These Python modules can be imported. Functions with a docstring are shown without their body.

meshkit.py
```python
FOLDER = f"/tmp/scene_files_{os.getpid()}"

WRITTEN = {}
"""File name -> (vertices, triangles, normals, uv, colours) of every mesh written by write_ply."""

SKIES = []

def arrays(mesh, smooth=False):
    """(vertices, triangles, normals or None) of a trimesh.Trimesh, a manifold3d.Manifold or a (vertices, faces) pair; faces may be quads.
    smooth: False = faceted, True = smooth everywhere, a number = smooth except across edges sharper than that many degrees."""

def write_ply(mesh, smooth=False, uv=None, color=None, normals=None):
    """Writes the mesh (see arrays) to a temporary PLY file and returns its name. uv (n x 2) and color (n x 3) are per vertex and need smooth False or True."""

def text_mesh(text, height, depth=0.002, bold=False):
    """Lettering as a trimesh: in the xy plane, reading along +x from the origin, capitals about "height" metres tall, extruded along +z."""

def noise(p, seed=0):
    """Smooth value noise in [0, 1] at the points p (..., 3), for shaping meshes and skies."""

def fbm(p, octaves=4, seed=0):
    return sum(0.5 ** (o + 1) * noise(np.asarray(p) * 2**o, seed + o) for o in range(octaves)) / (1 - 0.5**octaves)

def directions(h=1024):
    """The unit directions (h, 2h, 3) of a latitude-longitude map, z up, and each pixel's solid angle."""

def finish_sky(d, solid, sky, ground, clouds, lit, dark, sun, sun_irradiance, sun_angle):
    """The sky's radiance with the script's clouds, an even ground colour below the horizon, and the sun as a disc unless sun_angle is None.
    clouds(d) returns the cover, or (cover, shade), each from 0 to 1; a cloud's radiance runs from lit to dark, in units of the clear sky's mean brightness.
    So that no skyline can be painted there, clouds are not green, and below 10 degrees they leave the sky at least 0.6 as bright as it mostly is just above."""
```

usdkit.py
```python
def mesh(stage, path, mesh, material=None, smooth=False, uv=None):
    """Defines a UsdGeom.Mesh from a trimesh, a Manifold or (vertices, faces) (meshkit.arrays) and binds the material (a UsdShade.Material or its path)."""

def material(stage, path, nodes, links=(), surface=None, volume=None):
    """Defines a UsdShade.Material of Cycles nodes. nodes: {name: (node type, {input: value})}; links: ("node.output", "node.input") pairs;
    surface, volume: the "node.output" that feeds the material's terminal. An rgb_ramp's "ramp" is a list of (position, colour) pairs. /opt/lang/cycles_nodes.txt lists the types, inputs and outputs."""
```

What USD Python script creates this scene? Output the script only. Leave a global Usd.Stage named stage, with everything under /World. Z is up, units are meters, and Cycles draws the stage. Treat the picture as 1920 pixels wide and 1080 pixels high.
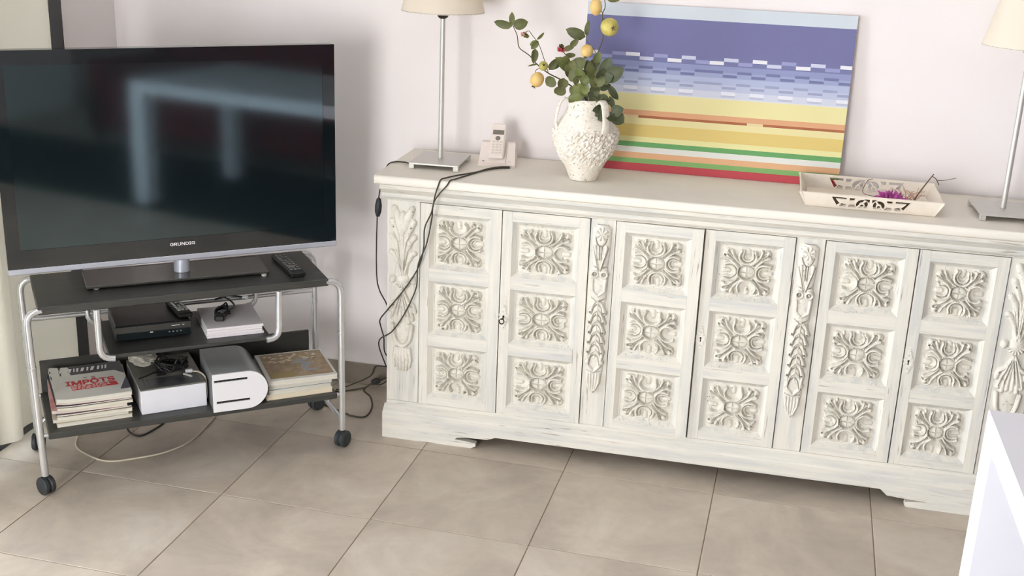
import math, random
import numpy as np, trimesh, usdkit, meshkit
import manifold3d as m3
from shapely.geometry import Polygon, LineString, Point, box as sbox
from shapely.ops import unary_union
from shapely import affinity
from pxr import Usd, UsdGeom, UsdLux, UsdShade, Sdf, Gf, Vt

random.seed(7)
rng = np.random.default_rng(7)
PI = math.pi
stage = Usd.Stage.CreateInMemory()
UsdGeom.SetStageUpAxis(stage, UsdGeom.Tokens.z)
UsdGeom.SetStageMetersPerUnit(stage, 1.0)
UsdGeom.Xform.Define(stage, '/World')
UsdGeom.Scope.Define(stage, '/World/Looks')

# ------------------------------------------------------------------ camera, light, exposure
cam = UsdGeom.Camera.Define(stage, '/World/Camera')
CR, CU, CF = (np.array(v) for v in ((0.9749171, 0.2194918, 0.0368767), (-0.1037871, 0.3017656, 0.9477161), (-0.1968878, 0.927772, -0.3169769)))
CP = np.array((1.2125623, -3.6456508, 1.8392984))
m = np.eye(4)
m[0, :3], m[1, :3], m[2, :3], m[3, :3] = CR, CU, -CF, CP
cam.AddTransformOp().Set(Gf.Matrix4d(*m.ravel().tolist()))
cam.CreateHorizontalApertureAttr(36.0)
cam.CreateVerticalApertureAttr(20.25)
cam.CreateFocalLengthAttr(36.0 * 2215.32 / 1920)
cam.CreateClippingRangeAttr(Gf.Vec2f(0.05, 100))
cam.CreateExposureAttr(-0.28)

SKY = 3.0
dome = UsdLux.DomeLight.Define(stage, '/World/sky')
dome.CreateIntensityAttr(SKY)
dome.CreateColorAttr(Gf.Vec3f(0.80, 0.90, 1.0))

# daylight coming in through the big glass door in the left wall
win = UsdLux.RectLight.Define(stage, '/World/door_daylight')
win.CreateWidthAttr(3.5)
win.CreateHeightAttr(2.1)
win.CreateIntensityAttr(4.6)
win.CreateColorAttr(Gf.Vec3f(1.0, 0.985, 0.965))
win.AddTranslateOp().Set(Gf.Vec3d(-1.62, -1.82, 1.13))
win.AddRotateYOp().Set(-90)      # shines along +x
# light of an unseen window behind the camera, left, placed to shape wall brightness
win2 = UsdLux.RectLight.Define(stage, '/World/window_daylight')
win2.CreateWidthAttr(1.36)
win2.CreateHeightAttr(2.0)
win2.CreateIntensityAttr(20.0)
win2.CreateColorAttr(Gf.Vec3f(1.0, 0.97, 0.925))
win2.AddTranslateOp().Set(Gf.Vec3d(-0.43, -5.72, 1.16))
win2.AddRotateXOp().Set(90)      # shines along +y

# ------------------------------------------------------------------ helpers
taken = {}
def numbered(name, parent='/World'):
    k = (parent, name)
    n = taken.get(k, 0)
    taken[k] = n + 1
    return f'{parent}/{name}' if n == 0 else f'{parent}/{name}_{n:03d}'

def obj(name, mesh, material, parent='/World', smooth=35, label=None, kind=None, col=None):
    p = numbered(name, parent)
    g = usdkit.mesh(stage, p, mesh, material, smooth=smooth)
    if col is not None:
        UsdGeom.PrimvarsAPI(g).CreatePrimvar('col', Sdf.ValueTypeNames.Color3fArray, 'vertex').Set(Vt.Vec3fArray.FromNumpy(np.asarray(col, np.float32)))
    if label: g.GetPrim().SetCustomDataByKey('label', label)
    if kind: g.GetPrim().SetCustomDataByKey('kind', kind)
    return p

def tag(path, label, cat, group=None, kind=None):
    o = stage.GetPrimAtPath(path)
    if label: o.SetCustomDataByKey('label', label)
    if cat: o.SetCustomDataByKey('category', cat)
    if group: o.SetCustomDataByKey('group', group)
    if kind: o.SetCustomDataByKey('kind', kind)
    return path

def thing(name, label=None, cat=None, loc=(0, 0, 0), rz=0, group=None, kind=None):
    p = numbered(name)
    x = UsdGeom.Xform.Define(stage, p)
    x.AddTranslateOp().Set(Gf.Vec3d(*map(float, loc)))
    x.AddRotateZOp().Set(float(rz))
    return tag(p, label, cat, group, kind)

def cat_(*ms): return trimesh.util.concatenate(list(ms))

def cbox(x0, x1, y0, y1, z0, z1, c=0.002):
    """box with chamfered edges"""
    c = min(c, (x1-x0)*.45, (y1-y0)*.45, (z1-z0)*.45)
    pts = []
    for ix, x in ((1, x0), (-1, x1)):
        for iy, y in ((1, y0), (-1, y1)):
            for iz, z in ((1, z0), (-1, z1)):
                pts += [(x, y+iy*c, z+iz*c), (x+ix*c, y, z+iz*c), (x+ix*c, y+iy*c, z)]
    return trimesh.convex.convex_hull(np.array(pts))

def rot(mesh, deg, axis=(0, 0, 1), at=(0, 0, 0)):
    mesh.apply_transform(trimesh.transformations.rotation_matrix(math.radians(deg), axis, at))
    return mesh

def mv(mesh, x=0, y=0, z=0):
    mesh.apply_translation((x, y, z))
    return mesh

def curve(pts, n=8):
    """Catmull-Rom through the points"""
    P = np.asarray(pts, float)
    P = np.vstack([2*P[0]-P[1], P, 2*P[-1]-P[-2]])
    out = []
    for i in range(1, len(P)-2):
        for t in np.linspace(0, 1, n, endpoint=False):
            a, b, c, d = P[i-1:i+3]
            out.append(.5*((2*b)+(-a+c)*t+(2*a-5*b+4*c-d)*t*t+(-a+3*b-3*c+d)*t**3))
    out.append(P[-2])
    return np.array(out)

def tube(pts, r, sides=8, caps=True):
    p = np.asarray(pts, float)
    t = np.gradient(p, axis=0)
    t /= np.linalg.norm(t, axis=1, keepdims=True)+1e-12
    a = np.cross(t[0], (0, 0, 1.) if abs(t[0][2]) < .9 else (1., 0, 0))
    a /= np.linalg.norm(a)
    ang = np.arange(sides)*2*PI/sides
    r = np.broadcast_to(r, (len(p),))
    V = []
    for i in range(len(p)):
        a = a-t[i]*(a@t[i]); a /= np.linalg.norm(a)+1e-12
        b = np.cross(t[i], a)
        V.append(p[i]+r[i]*(np.cos(ang)[:, None]*a+np.sin(ang)[:, None]*b))
    V = np.vstack(V)
    i, j = np.meshgrid(np.arange(len(p)-1), np.arange(sides), indexing='ij')
    q = np.stack([i*sides+j, i*sides+(j+1) % sides, (i+1)*sides+(j+1) % sides, (i+1)*sides+j], -1).reshape(-1, 4)
    F = np.vstack([q[:, [0, 1, 2]], q[:, [0, 2, 3]]])
    if caps:
        n = len(V); V = np.vstack([V, p[0], p[-1]]); L = (len(p)-1)*sides
        F = np.vstack([F, [(n, (k+1) % sides, k) for k in range(sides)], [(n+1, L+k, L+(k+1) % sides) for k in range(sides)]])
    return trimesh.Trimesh(V, F, process=False)

def lathe(profile, n=40):
    """profile: (radius, z) from bottom to top"""
    P = np.asarray(profile, float)
    ang = np.arange(n)*2*PI/n
    V = np.stack([P[:, None, 0]*np.cos(ang), P[:, None, 0]*np.sin(ang), np.broadcast_to(P[:, None, 1], (len(P), n))], -1).reshape(-1, 3)
    i, j = np.meshgrid(np.arange(len(P)-1), np.arange(n), indexing='ij')
    q = np.stack([i*n+j, i*n+(j+1) % n, (i+1)*n+(j+1) % n, (i+1)*n+j], -1).reshape(-1, 4)
    return trimesh.Trimesh(V, np.vstack([q[:, [0, 1, 2]], q[:, [0, 2, 3]]]), process=False)

def cyl(r, z0, z1, n=24, x=0, y=0, c=.001):
    return mv(lathe([(0, z0), (r-c, z0), (r, z0+c), (r, z1-c), (r-c, z1), (0, z1)], n), x, y)

def extr(poly, h, z0=0):
    ms = [trimesh.creation.extrude_polygon(g, h, engine='earcut') for g in getattr(poly, 'geoms', [poly]) if g.area > 1e-10]
    return mv(cat_(*ms), 0, 0, z0)

def xz_extrude(poly, y0, y1):
    """polygon in (x, z), extruded from y0 to y1 (y0 < y1)"""
    e = extr(poly, y1-y0)
    v = np.array(e.vertices)
    return trimesh.Trimesh(np.stack([v[:, 0], y1-v[:, 2], v[:, 1]], 1), e.faces, process=False)

def profile_x(poly_yz, x0, x1):
    """closed (y, z) profile swept along x"""
    e = extr(Polygon(poly_yz), x1-x0)
    v = np.array(e.vertices)
    e = trimesh.Trimesh(np.stack([v[:, 2]+x0, v[:, 0], v[:, 1]], 1), e.faces, process=False)
    return e

# ------------------------------------------------------------------ materials
def lin(r, g, b):
    f = lambda c: (c/255/12.92) if c/255 <= .04045 else ((c/255+.055)/1.055)**2.4
    return tuple(f(c) for c in (r, g, b))

mats = {}
def mat(name, color, rough=.5, metal=0., spec=.5, color2=None, scale=(20, 20, 20), detail=4, bump=0., bscale=60, coat=0., rand=0., lo=.35, hi=.65, space='object', sheen=0., trans=0.):
    n = {'p': ('principled_bsdf', dict(base_color=color, roughness=rough, metallic=metal, specular_ior_level=spec, coat_weight=coat, sheen_weight=sheen))}
    l = []
    src = 'tc.object' if space == 'object' else 'geo.position'
    if color2 is not None or bump:
        n['tc'] = ('texture_coordinate', {}); n['geo'] = ('geometry', {})
    out = None
    if color2 is not None:
        n['map'] = ('mapping', dict(scale=scale))
        n['no'] = ('noise_texture', dict(scale=1.0, detail=detail, roughness=.6))
        n['ra'] = ('rgb_ramp', dict(ramp=[(0, color), (lo, color), (hi, color2), (1, color2)]))
        l += [(src, 'map.vector'), ('map.vector', 'no.vector'), ('no.fac', 'ra.fac')]
        out = 'ra.color'
    if rand:
        n['oi'] = ('object_info', {})
        n['mr'] = ('map_range', dict(value=0, from_min=0, from_max=1, to_min=1-rand, to_max=1+rand))
        n['hv'] = ('hsv', dict(color=color))
        l += [('oi.random', 'mr.value'), ('mr.result', 'hv.value')]
        if out: l.append((out, 'hv.color'))
        out = 'hv.color'
    if out: l.append((out, 'p.base_color'))
    if bump:
        n['bn'] = ('noise_texture', dict(scale=bscale, detail=4, roughness=.6))
        n['bu'] = ('bump', dict(strength=bump, distance=.002))
        l += [(src, 'bn.vector'), ('bn.fac', 'bu.height'), ('bu.normal', 'p.normal')]
    surf = 'p.BSDF'
    if trans:
        n['t'] = ('translucent_bsdf', dict(color=color)); n['mx'] = ('mix_closure', dict(fac=trans))
        l += [('p.BSDF', 'mx.closure1'), ('t.BSDF', 'mx.closure2')]
        surf = 'mx.closure'
    mats[name] = usdkit.material(stage, f'/World/Looks/{name}', n, l, surface=surf)
    return mats[name]

WALL = mat('wall_plaster', lin(243, 236, 235), .85, spec=.2, bump=.12, bscale=90, space='world')
CEIL = mat('ceiling_plaster', lin(238, 236, 234), .9, spec=.2)
GROUT = mat('grout', lin(150, 132, 112), .9, spec=.2)
SKIRT = mat('shaded_skirting_tile', lin(150, 138, 124), .45, color2=lin(134, 124, 114), scale=(5, 5, 8), space='world')  # floor tile colour, darkened for the shade at the wall foot
PAINTW = mat('white_lacquer', lin(232, 231, 238), .35)
CHROME = mat('brushed_steel_tube', lin(222, 224, 226), .22, metal=.75)
STEEL = mat('satin_steel', lin(206, 203, 198), .42, metal=.45)
ALU = mat('satin_silver_plastic', lin(196, 200, 212), .35, metal=.4)
BLACKW = mat('black_ash_board', lin(56, 57, 55), .42, color2=lin(68, 67, 63), scale=(4, 60, 40))
BLACKP = mat('black_plastic', lin(24, 25, 26), .4)
BLACKG = mat('piano_black', lin(18, 27, 31), .04, spec=1.0)
SCREEN = usdkit.material(stage, '/World/Looks/dark_screen', {'p': ('principled_bsdf', dict(base_color=lin(14, 22, 25), roughness=.07, ior=2.1, specular_tint=(.72, .93, 1.0)))}, [], surface='p.BSDF')
GLASSB = mat('black_glass_plate', lin(62, 61, 57), .1, spec=1.0)
RUBBER = mat('dark_grey_rubber', lin(46, 50, 52), .55)
CABLE = mat('dark_cable', lin(64, 60, 52), .5)
CABLEB = mat('black_cable', lin(26, 28, 27), .45)
CABLEW = mat('white_cable', lin(206, 196, 176), .5)
CURT = mat('curtain_cloth', lin(236, 231, 220), .9, spec=.1, bump=.2, bscale=400, trans=.27)
FRAME = mat('dark_window_frame', lin(62, 64, 66), .45)
SHADE = mat('lampshade_cloth', lin(252, 245, 233), .9, spec=.1, bump=.1, bscale=500, trans=.5)
DARKM = mat('dark_bronze_metal', lin(70, 64, 60), .35, metal=.8)
PHONEM = mat('phone_plastic', lin(236, 224, 216), .4)
PHONED = mat('phone_display', lin(122, 116, 106), .3)
PHONEG = mat('phone_keys', lin(214, 202, 192), .5)
def speckled(name, base, cool, dark, sc, lo=.62, hi=.69):
    n = {'tc': ('texture_coordinate', {}), 'n1': ('noise_texture', dict(scale=30, detail=5, roughness=.65)), 'n2': ('noise_texture', dict(scale=sc, detail=3, roughness=.55)),
         'r1': ('rgb_ramp', dict(ramp=[(0, lin(*base)), (.45, lin(*base)), (.68, lin(*cool)), (1, lin(*cool))])), 'r2': ('rgb_ramp', dict(ramp=[(0, (0, 0, 0)), (lo, (0, 0, 0)), (hi, (.9, .9, .9)), (1, (.9, .9, .9))])),
         'mx': ('mix_color', dict(blend_type='mix', b=lin(*dark))), 'p': ('principled_bsdf', dict(roughness=.8, specular_ior_level=.25)), 'bu': ('bump', dict(strength=.25, distance=.0015))}
    return usdkit.material(stage, f'/World/Looks/{name}', n, [('tc.object', 'n1.vector'), ('tc.object', 'n2.vector'), ('n1.fac', 'r1.fac'), ('n2.fac', 'r2.fac'), ('r2.color', 'mx.fac'), ('r1.color', 'mx.a'), ('mx.result', 'p.base_color'), ('n2.fac', 'bu.height'), ('bu.normal', 'p.normal')], surface='p.BSDF')
VASEM = speckled('chalky_white_ceramic', (238, 231, 220), (226, 216, 200), (150, 132, 110), 120)
TRAYM = mat('tray_white_paint', lin(240, 230, 216), .55, color2=lin(230, 218, 202), scale=(12, 12, 12))
LEAF = mat('leaf_green', lin(112, 114, 68), .55, color2=lin(88, 93, 54), scale=(30, 30, 30), trans=.15, rand=.25)
LEAFD = mat('leaf_dark_green', lin(86, 92, 62), .55, color2=lin(68, 76, 50), scale=(30, 30, 30), trans=.12, rand=.2)
LEAFL = mat('leaf_light_green', lin(128, 136, 76), .5, color2=lin(104, 114, 62), scale=(30, 30, 30), trans=.2, rand=.15)
STEM = mat('twig_bark', lin(92, 86, 62), .7)
FRUIT = mat('fruit_yellow_orange', lin(222, 176, 104), .5, color2=lin(228, 198, 128), scale=(25, 25, 25))
FRUITG = mat('fruit_yellow_green', lin(208, 192, 104), .55, color2=lin(166, 160, 84), scale=(30, 30, 30))
FLOWER = mat('flower_red', lin(176, 66, 74), .6)
FLOWP = mat('dried_pink_petals', lin(228, 122, 208), .8, color2=lin(204, 92, 180), scale=(60, 60, 60), trans=.2)
TWIG = mat('dry_twig', lin(104, 84, 66), .8)
TWIGP = mat('dry_peach_stalk', lin(206, 158, 140), .8)
PAPER = mat('paper_edges', lin(222, 218, 206), .8, spec=.2, color2=lin(204, 200, 188), scale=(2, 2, 400))
PAPERW = mat('white_paper', lin(236, 230, 232), .7, spec=.2)
COVERN = mat('cover_navy', lin(60, 68, 84), .3)
COVERG = mat('cover_dark_grey', lin(70, 72, 76), .3)
COVERW = mat('cover_white', lin(222, 221, 214), .35)
COVERR = mat('print_red', lin(206, 40, 48), .4)
COVERP = mat('cover_pink', lin(214, 130, 130), .4, color2=lin(220, 190, 186), scale=(30, 30, 30))
COVERB = mat('cover_pale_blue', lin(150, 160, 172), .4)
COVERC = mat('cover_cream', lin(226, 214, 190), .5)
BOXTOP = mat('printed_box_lid', lin(120, 118, 110), .3, color2=lin(92, 92, 88), scale=(14, 14, 14))
BOXSIDE = mat('white_carton', lin(226, 226, 232), .6)
CASEG = mat('grey_silver_shell', lin(150, 152, 154), .18, spec=.6)
CASEW = mat('white_shell', lin(232, 231, 234), .35)
PLASTIC = mat('pale_plastic_bag', lin(176, 172, 160), .25)
BROWNC = mat('print_brown', lin(150, 126, 96), .45, color2=lin(178, 156, 124), scale=(40, 40, 40), detail=6)
OLIVE = mat('print_olive', lin(160, 140, 92), .45)
SOFAM = mat('dark_red_cloth', lin(110, 36, 40), .9, sheen=.2)
STONE = mat('terrace_stone', lin(196, 186, 170), .9)

# floor tile: mottled warm-grey stoneware, each tile its own tone
n = {'geo': ('geometry', {}), 'oi': ('object_info', {}), 'of': ('vector_math', dict(math_type='multiply_add', vector1=(0, 0, 0), vector2=(1, 1, 1), vector3=(0, 0, 0))),
     'cx': ('combine_xyz', {}), 'mm': ('math', dict(math_type='multiply', value1=0, value2=37.0)),
     'n1': ('noise_texture', dict(scale=3.2, detail=5, roughness=.62, distortion=.6)), 'n2': ('noise_texture', dict(scale=22, detail=4, roughness=.6)),
     'r1': ('rgb_ramp', dict(ramp=[(0, lin(162, 152, 142)), (.36, lin(178, 166, 153)), (.52, lin(194, 181, 165)), (.68, lin(206, 195, 181)), (1, lin(206, 196, 184))])),
     'r2': ('rgb_ramp', dict(ramp=[(0, (.86, .85, .84)), (.5, (1, 1, 1)), (1, (1.06, 1.05, 1.04))])),
     'mx': ('mix_color', dict(blend_type='multiply', fac=1.0)), 'hv': ('hsv', {}),
     'mr': ('map_range', dict(from_min=0, from_max=1, to_min=.95, to_max=1.05)),
     'p': ('principled_bsdf', dict(roughness=.42, specular_ior_level=.4)), 'bu': ('bump', dict(strength=.12, distance=.002))}
TILE = usdkit.material(stage, '/World/Looks/floor_tile', n, [('oi.random', 'mm.value1'), ('mm.value', 'cx.x'), ('mm.value', 'cx.y'), ('geo.position', 'of.vector1'), ('cx.vector', 'of.vector3'),
     ('of.vector', 'n1.vector'), ('of.vector', 'n2.vector'), ('n1.fac', 'r1.fac'), ('n2.fac', 'r2.fac'), ('r1.color', 'mx.a'), ('r2.color', 'mx.b'), ('mx.result', 'hv.color'),
     ('oi.random', 'mr.value'), ('mr.result', 'hv.value'), ('hv.color', 'p.base_color'), ('n2.fac', 'bu.height'), ('bu.normal', 'p.normal')], surface='p.BSDF')

# whitewashed, brushed and worn wood of the sideboard; grain along x or z
def whitewash(name, grain, base=(224, 219, 208), cool=(204, 203, 198), wear=True):
    s1 = (2.2, 2.2, 34) if grain == 'x' else (34, 34, 2.2)
    s2 = (9, 9, 160) if grain == 'x' else (160, 160, 9)
    n = {'geo': ('geometry', {}), 'm1': ('mapping', dict(scale=s1)), 'm2': ('mapping', dict(scale=s2)),
         'n1': ('noise_texture', dict(scale=1.0, detail=5, roughness=.65)), 'n2': ('noise_texture', dict(scale=1.0, detail=3, roughness=.6)), 'n3': ('noise_texture', dict(scale=5.0, detail=3, roughness=.5)),
         'r1': ('rgb_ramp', dict(ramp=[(0, lin(*base)), (.44, lin(*base)), (.64, lin(*cool)), (1, lin(*cool))])),
         'r2': ('rgb_ramp', dict(ramp=[(0, (0, 0, 0)), (.60, (0, 0, 0)), (.70, (1, 1, 1)), (1, (1, 1, 1))])),
         'r3': ('rgb_ramp', dict(ramp=[(0, (0, 0, 0)), (.46, (0, 0, 0)), (.60, (.8, .8, .8)), (1, (.8, .8, .8))])),
         'mm': ('math', dict(math_type='multiply', value1=0, value2=0)),
         'mx': ('mix_color', dict(blend_type='mix', b=lin(132, 116, 96) if wear else lin(*cool))),
         'p': ('principled_bsdf', dict(roughness=.6, specular_ior_level=.3)), 'bu': ('bump', dict(strength=.35, distance=.0015))}
    l = [('geo.position', 'm1.vector'), ('geo.position', 'm2.vector'), ('m1.vector', 'n1.vector'), ('m2.vector', 'n2.vector'), ('geo.position', 'n3.vector'), ('n1.fac', 'r1.fac'), ('n2.fac', 'r2.fac'), ('n3.fac', 'r3.fac'),
         ('r2.color', 'mm.value1'), ('r3.color', 'mm.value2'), ('mm.value', 'mx.fac'), ('r1.color', 'mx.a'), ('mx.result', 'p.base_color'), ('n1.fac', 'bu.height'), ('bu.normal', 'p.normal')]
    return usdkit.material(stage, f'/World/Looks/{name}', n, l, surface='p.BSDF')
WOODX = whitewash('whitewash_grain_along', 'x')
WOODZ = whitewash('whitewash_grain_upright', 'z')
TOPM = whitewash('whitewash_top', 'x', base=(238, 231, 219), cool=(230, 224, 214), wear=False)
n = {'geo': ('geometry', {}), 'n1': ('noise_texture', dict(scale=38, detail=5, roughness=.65)), 'n2': ('noise_texture', dict(scale=130, detail=3, roughness=.55)), 'n3': ('noise_texture', dict(scale=22, detail=3, roughness=.5)),
     'r1': ('rgb_ramp', dict(ramp=[(0, lin(226, 221, 210)), (.45, lin(226, 221, 210)), (.68, lin(208, 204, 194)), (1, lin(198, 195, 188))])),
     'r2': ('rgb_ramp', dict(ramp=[(0, (0, 0, 0)), (.61, (0, 0, 0)), (.69, (1, 1, 1)), (1, (1, 1, 1))])), 'r3': ('rgb_ramp', dict(ramp=[(0, (0, 0, 0)), (.47, (0, 0, 0)), (.6, (.85, .85, .85)), (1, (.85, .85, .85))])),
     'mm': ('math', dict(math_type='multiply', value1=0, value2=0)), 'mx': ('mix_color', dict(blend_type='mix', b=lin(128, 116, 98))),
     'p': ('principled_bsdf', dict(roughness=.6, specular_ior_level=.3)), 'bu': ('bump', dict(strength=.3, distance=.0015))}
CARVE = usdkit.material(stage, '/World/Looks/whitewash_carving', n, [('geo.position', 'n1.vector'), ('geo.position', 'n2.vector'), ('geo.position', 'n3.vector'), ('n1.fac', 'r1.fac'), ('n2.fac', 'r2.fac'), ('n3.fac', 'r3.fac'),
     ('r2.color', 'mm.value1'), ('r3.color', 'mm.value2'), ('mm.value', 'mx.fac'), ('r1.color', 'mx.a'), ('mx.result', 'p.base_color'), ('n2.fac', 'bu.height'), ('bu.normal', 'p.normal')], surface='p.BSDF')

# colours carried by the mesh itself (flat print)
COLM = usdkit.material(stage, '/World/Looks/printed_canvas', {'a': ('attribute', dict(attribute='col')), 'p': ('principled_bsdf', dict(roughness=.7, specular_ior_level=.2))}, [('a.color', 'p.base_color')], surface='p.BSDF')
PANE = usdkit.material(stage, '/World/Looks/window_glass', {'t': ('transparent_bsdf', {}), 'g': ('glossy_bsdf', dict(roughness=.0)), 'f': ('fresnel', dict(IOR=1.45)), 'm': ('mix_closure', {})},
     [('f.fac', 'm.fac'), ('t.BSDF', 'm.closure1'), ('g.BSDF', 'm.closure2')], surface='m.closure')

# ------------------------------------------------------------------ the room
XL, XR, YB, YF, ZC = -1.19, 3.90, 0.40, -5.40, 2.55
def struct(name, mesh, material, smooth=False):
    return tag(obj(name, mesh, material, smooth=smooth), None, None, kind='structure')

struct('wall_back', cbox(XL-.2, XR+.2, YB, YB+.2, -.2, ZC+.2, .001), WALL)
struct('wall_right', cbox(XR, XR+.2, YF-.2, YB, -.2, ZC+.2, .001), mat('low_bounce_greige', lin(150, 140, 132), .85, spec=.2))  # unseen wall, its colour darkened to cut bounce onto the back wall
DY0, DY1, DZ = .055, -3.65, 2.22       # opening of the glass door in the left wall
struct('wall_left', cat_(cbox(XL-.2, XL, DY0, YB, -.2, ZC+.2, .001), cbox(XL-.2, XL, DY1, DY0, DZ, ZC+.2, .001), cbox(XL-.2, XL, YF-.2, DY1, -.2, ZC+.2, .001)), WALL)
WX0, WX1, WZ0, WZ1 = -1.12, .26, .10, 2.24
struct('wall_front', cat_(cbox(XL, WX0, YF-.2, YF, -.2, ZC+.2, .001), cbox(WX1, XR, YF-.2, YF, -.2, ZC+.2, .001), cbox(WX0, WX1, YF-.2, YF, -.2, WZ0, .001), cbox(WX0, WX1, YF-.2, YF, WZ1, ZC+.2, .001)), WALL)
struct('ceiling', cbox(XL-.2, XR+.2, YF-.2, YB+.2, ZC, ZC+.2, .001), CEIL)
struct('baseboard_back', cbox(XL, XR, YB-.010, YB, 0, .087, .002), SKIRT)

# floor: 50 cm tiles laid almost parallel to the back wall
fl = thing('floor', kind='structure')
obj('grout_bed', cbox(XL-.2, XR, YF, YB, -.06, -.0022, .001), GROUT, fl, smooth=False)
th = -0.0278; o = np.array((.662, -.101)); ex = np.array((math.cos(th), math.sin(th))); ey = np.array((-math.sin(th), math.cos(th)))
room = sbox(XL-.0, YF, XR, YB)
g = .0014
for i in range(-5, 9):
    for j in range(-12, 3):
        c = [o+.501*((i+a)*ex+(j+b)*ey)+(1-2*a)*g*ex+(1-2*b)*g*ey for a, b in ((0, 0), (1, 0), (1, 1), (0, 1))]
        P = Polygon(c)
        if not P.intersects(room): continue
        if room.contains(P):
            pts = []
            mid = np.mean(c, 0)
            for q in c:
                d = (mid-q)/np.linalg.norm(mid-q)*.0022
                pts += [(*q, -.008), (*q, -.0012), (*(q+d), 0)]
            me = trimesh.convex.convex_hull(np.array(pts))
        else:
            P = P.intersection(room)
            if P.area < 1e-4: continue
            me = extr(P, .008, -.008)
        obj('tile', me, TILE, fl, smooth=False)

# glass door in the left wall: dark frame with two sashes
dr = thing('door_1', kind='structure')
fx0, fx1 = XL-.09, XL+.006
obj('jamb', cbox(fx0, fx1, DY0-.075, DY0, 0, DZ, .003), FRAME, dr)
obj('jamb', cbox(fx0, fx1, DY1, DY1+.075, 0, DZ, .003), FRAME, dr)
obj('head', cbox(fx0, fx1, DY1+.075, DY0-.075, DZ-.06, DZ, .003), FRAME, dr)
obj('mullion', cbox(fx0, fx1, -1.86, -1.77, 0, DZ-.06, .003), FRAME, dr)
obj('sill', cbox(fx0, fx1, DY1+.075, DY0-.075, -.002, .03, .003), FRAME, dr)
for a, b in ((-1.77, DY0-.075), (DY1+.075, -1.86)):
    obj('pane', cbox(XL-.05, XL-.044, a, b, .03, DZ-.06, .0005), PANE, dr, smooth=False)
wd = thing('window_1', kind='structure')  # unseen window, sized for the light it gives the back wall
obj('window_frame', xz_extrude(sbox(WX0, WZ0, WX1, WZ1).difference(unary_union([sbox(WX0+.06, WZ0+.06, -.46, WZ1-.06), sbox(-.40, WZ0+.06, WX1-.06, WZ1-.06)])), YF-.11, YF-.03), FRAME, wd, smooth=False)
for a, b in ((WX0+.06, -.46), (-.40, WX1-.06)):
    obj('pane', cbox(a, b, YF-.072, YF-.068, WZ0+.06, WZ1-.06, .0005), PANE, wd, smooth=False)

# curtain drawn to the corner end of the door
cp = curve([(-1.160, -.065), (-1.150, -.10), (-1.163, -.19), (-1.152, -.32), (-1.165, -.405), (-1.160, -.43), (-1.125, -.47), (-1.120, -.52), (-1.165, -.58), (-1.168, -.62), (-1.120, -.66), (-1.118, -.71), (-1.165, -.77), (-1.162, -.82), (-1.120, -.86), (-1.13, -.93)], 8)
zs = np.r_[.045, np.linspace(.07, 2.38, 12)]
V = []
for off in (0, .004):
    for k, z in enumerate(zs):
        w = 1+.15*np.sin(z*1.7+np.arange(len(cp))*.13)
        xx = -1.155+(cp[:, 0]+1.155)*w+off+.004*np.sin(z*5+np.arange(len(cp))*.4)*(z < 1.2)
        V.append(np.stack([xx, cp[:, 1], np.full(len(cp), z)+.006*np.sin(cp[:, 1]*9)*(k == 0)], 1))
nz, nc = len(zs), len(cp)
F = []
for s in (0, 1):
    for a in range(nz-1):
        for b in range(nc-1):
            q = [s*nz*nc+a*nc+b, s*nz*nc+a*nc+b+1, s*nz*nc+(a+1)*nc+b+1, s*nz*nc+(a+1)*nc+b]
            F += [q[:3], [q[0], q[2], q[3]]] if s else [q[2::-1], [q[3], q[2], q[0]]]
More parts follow.
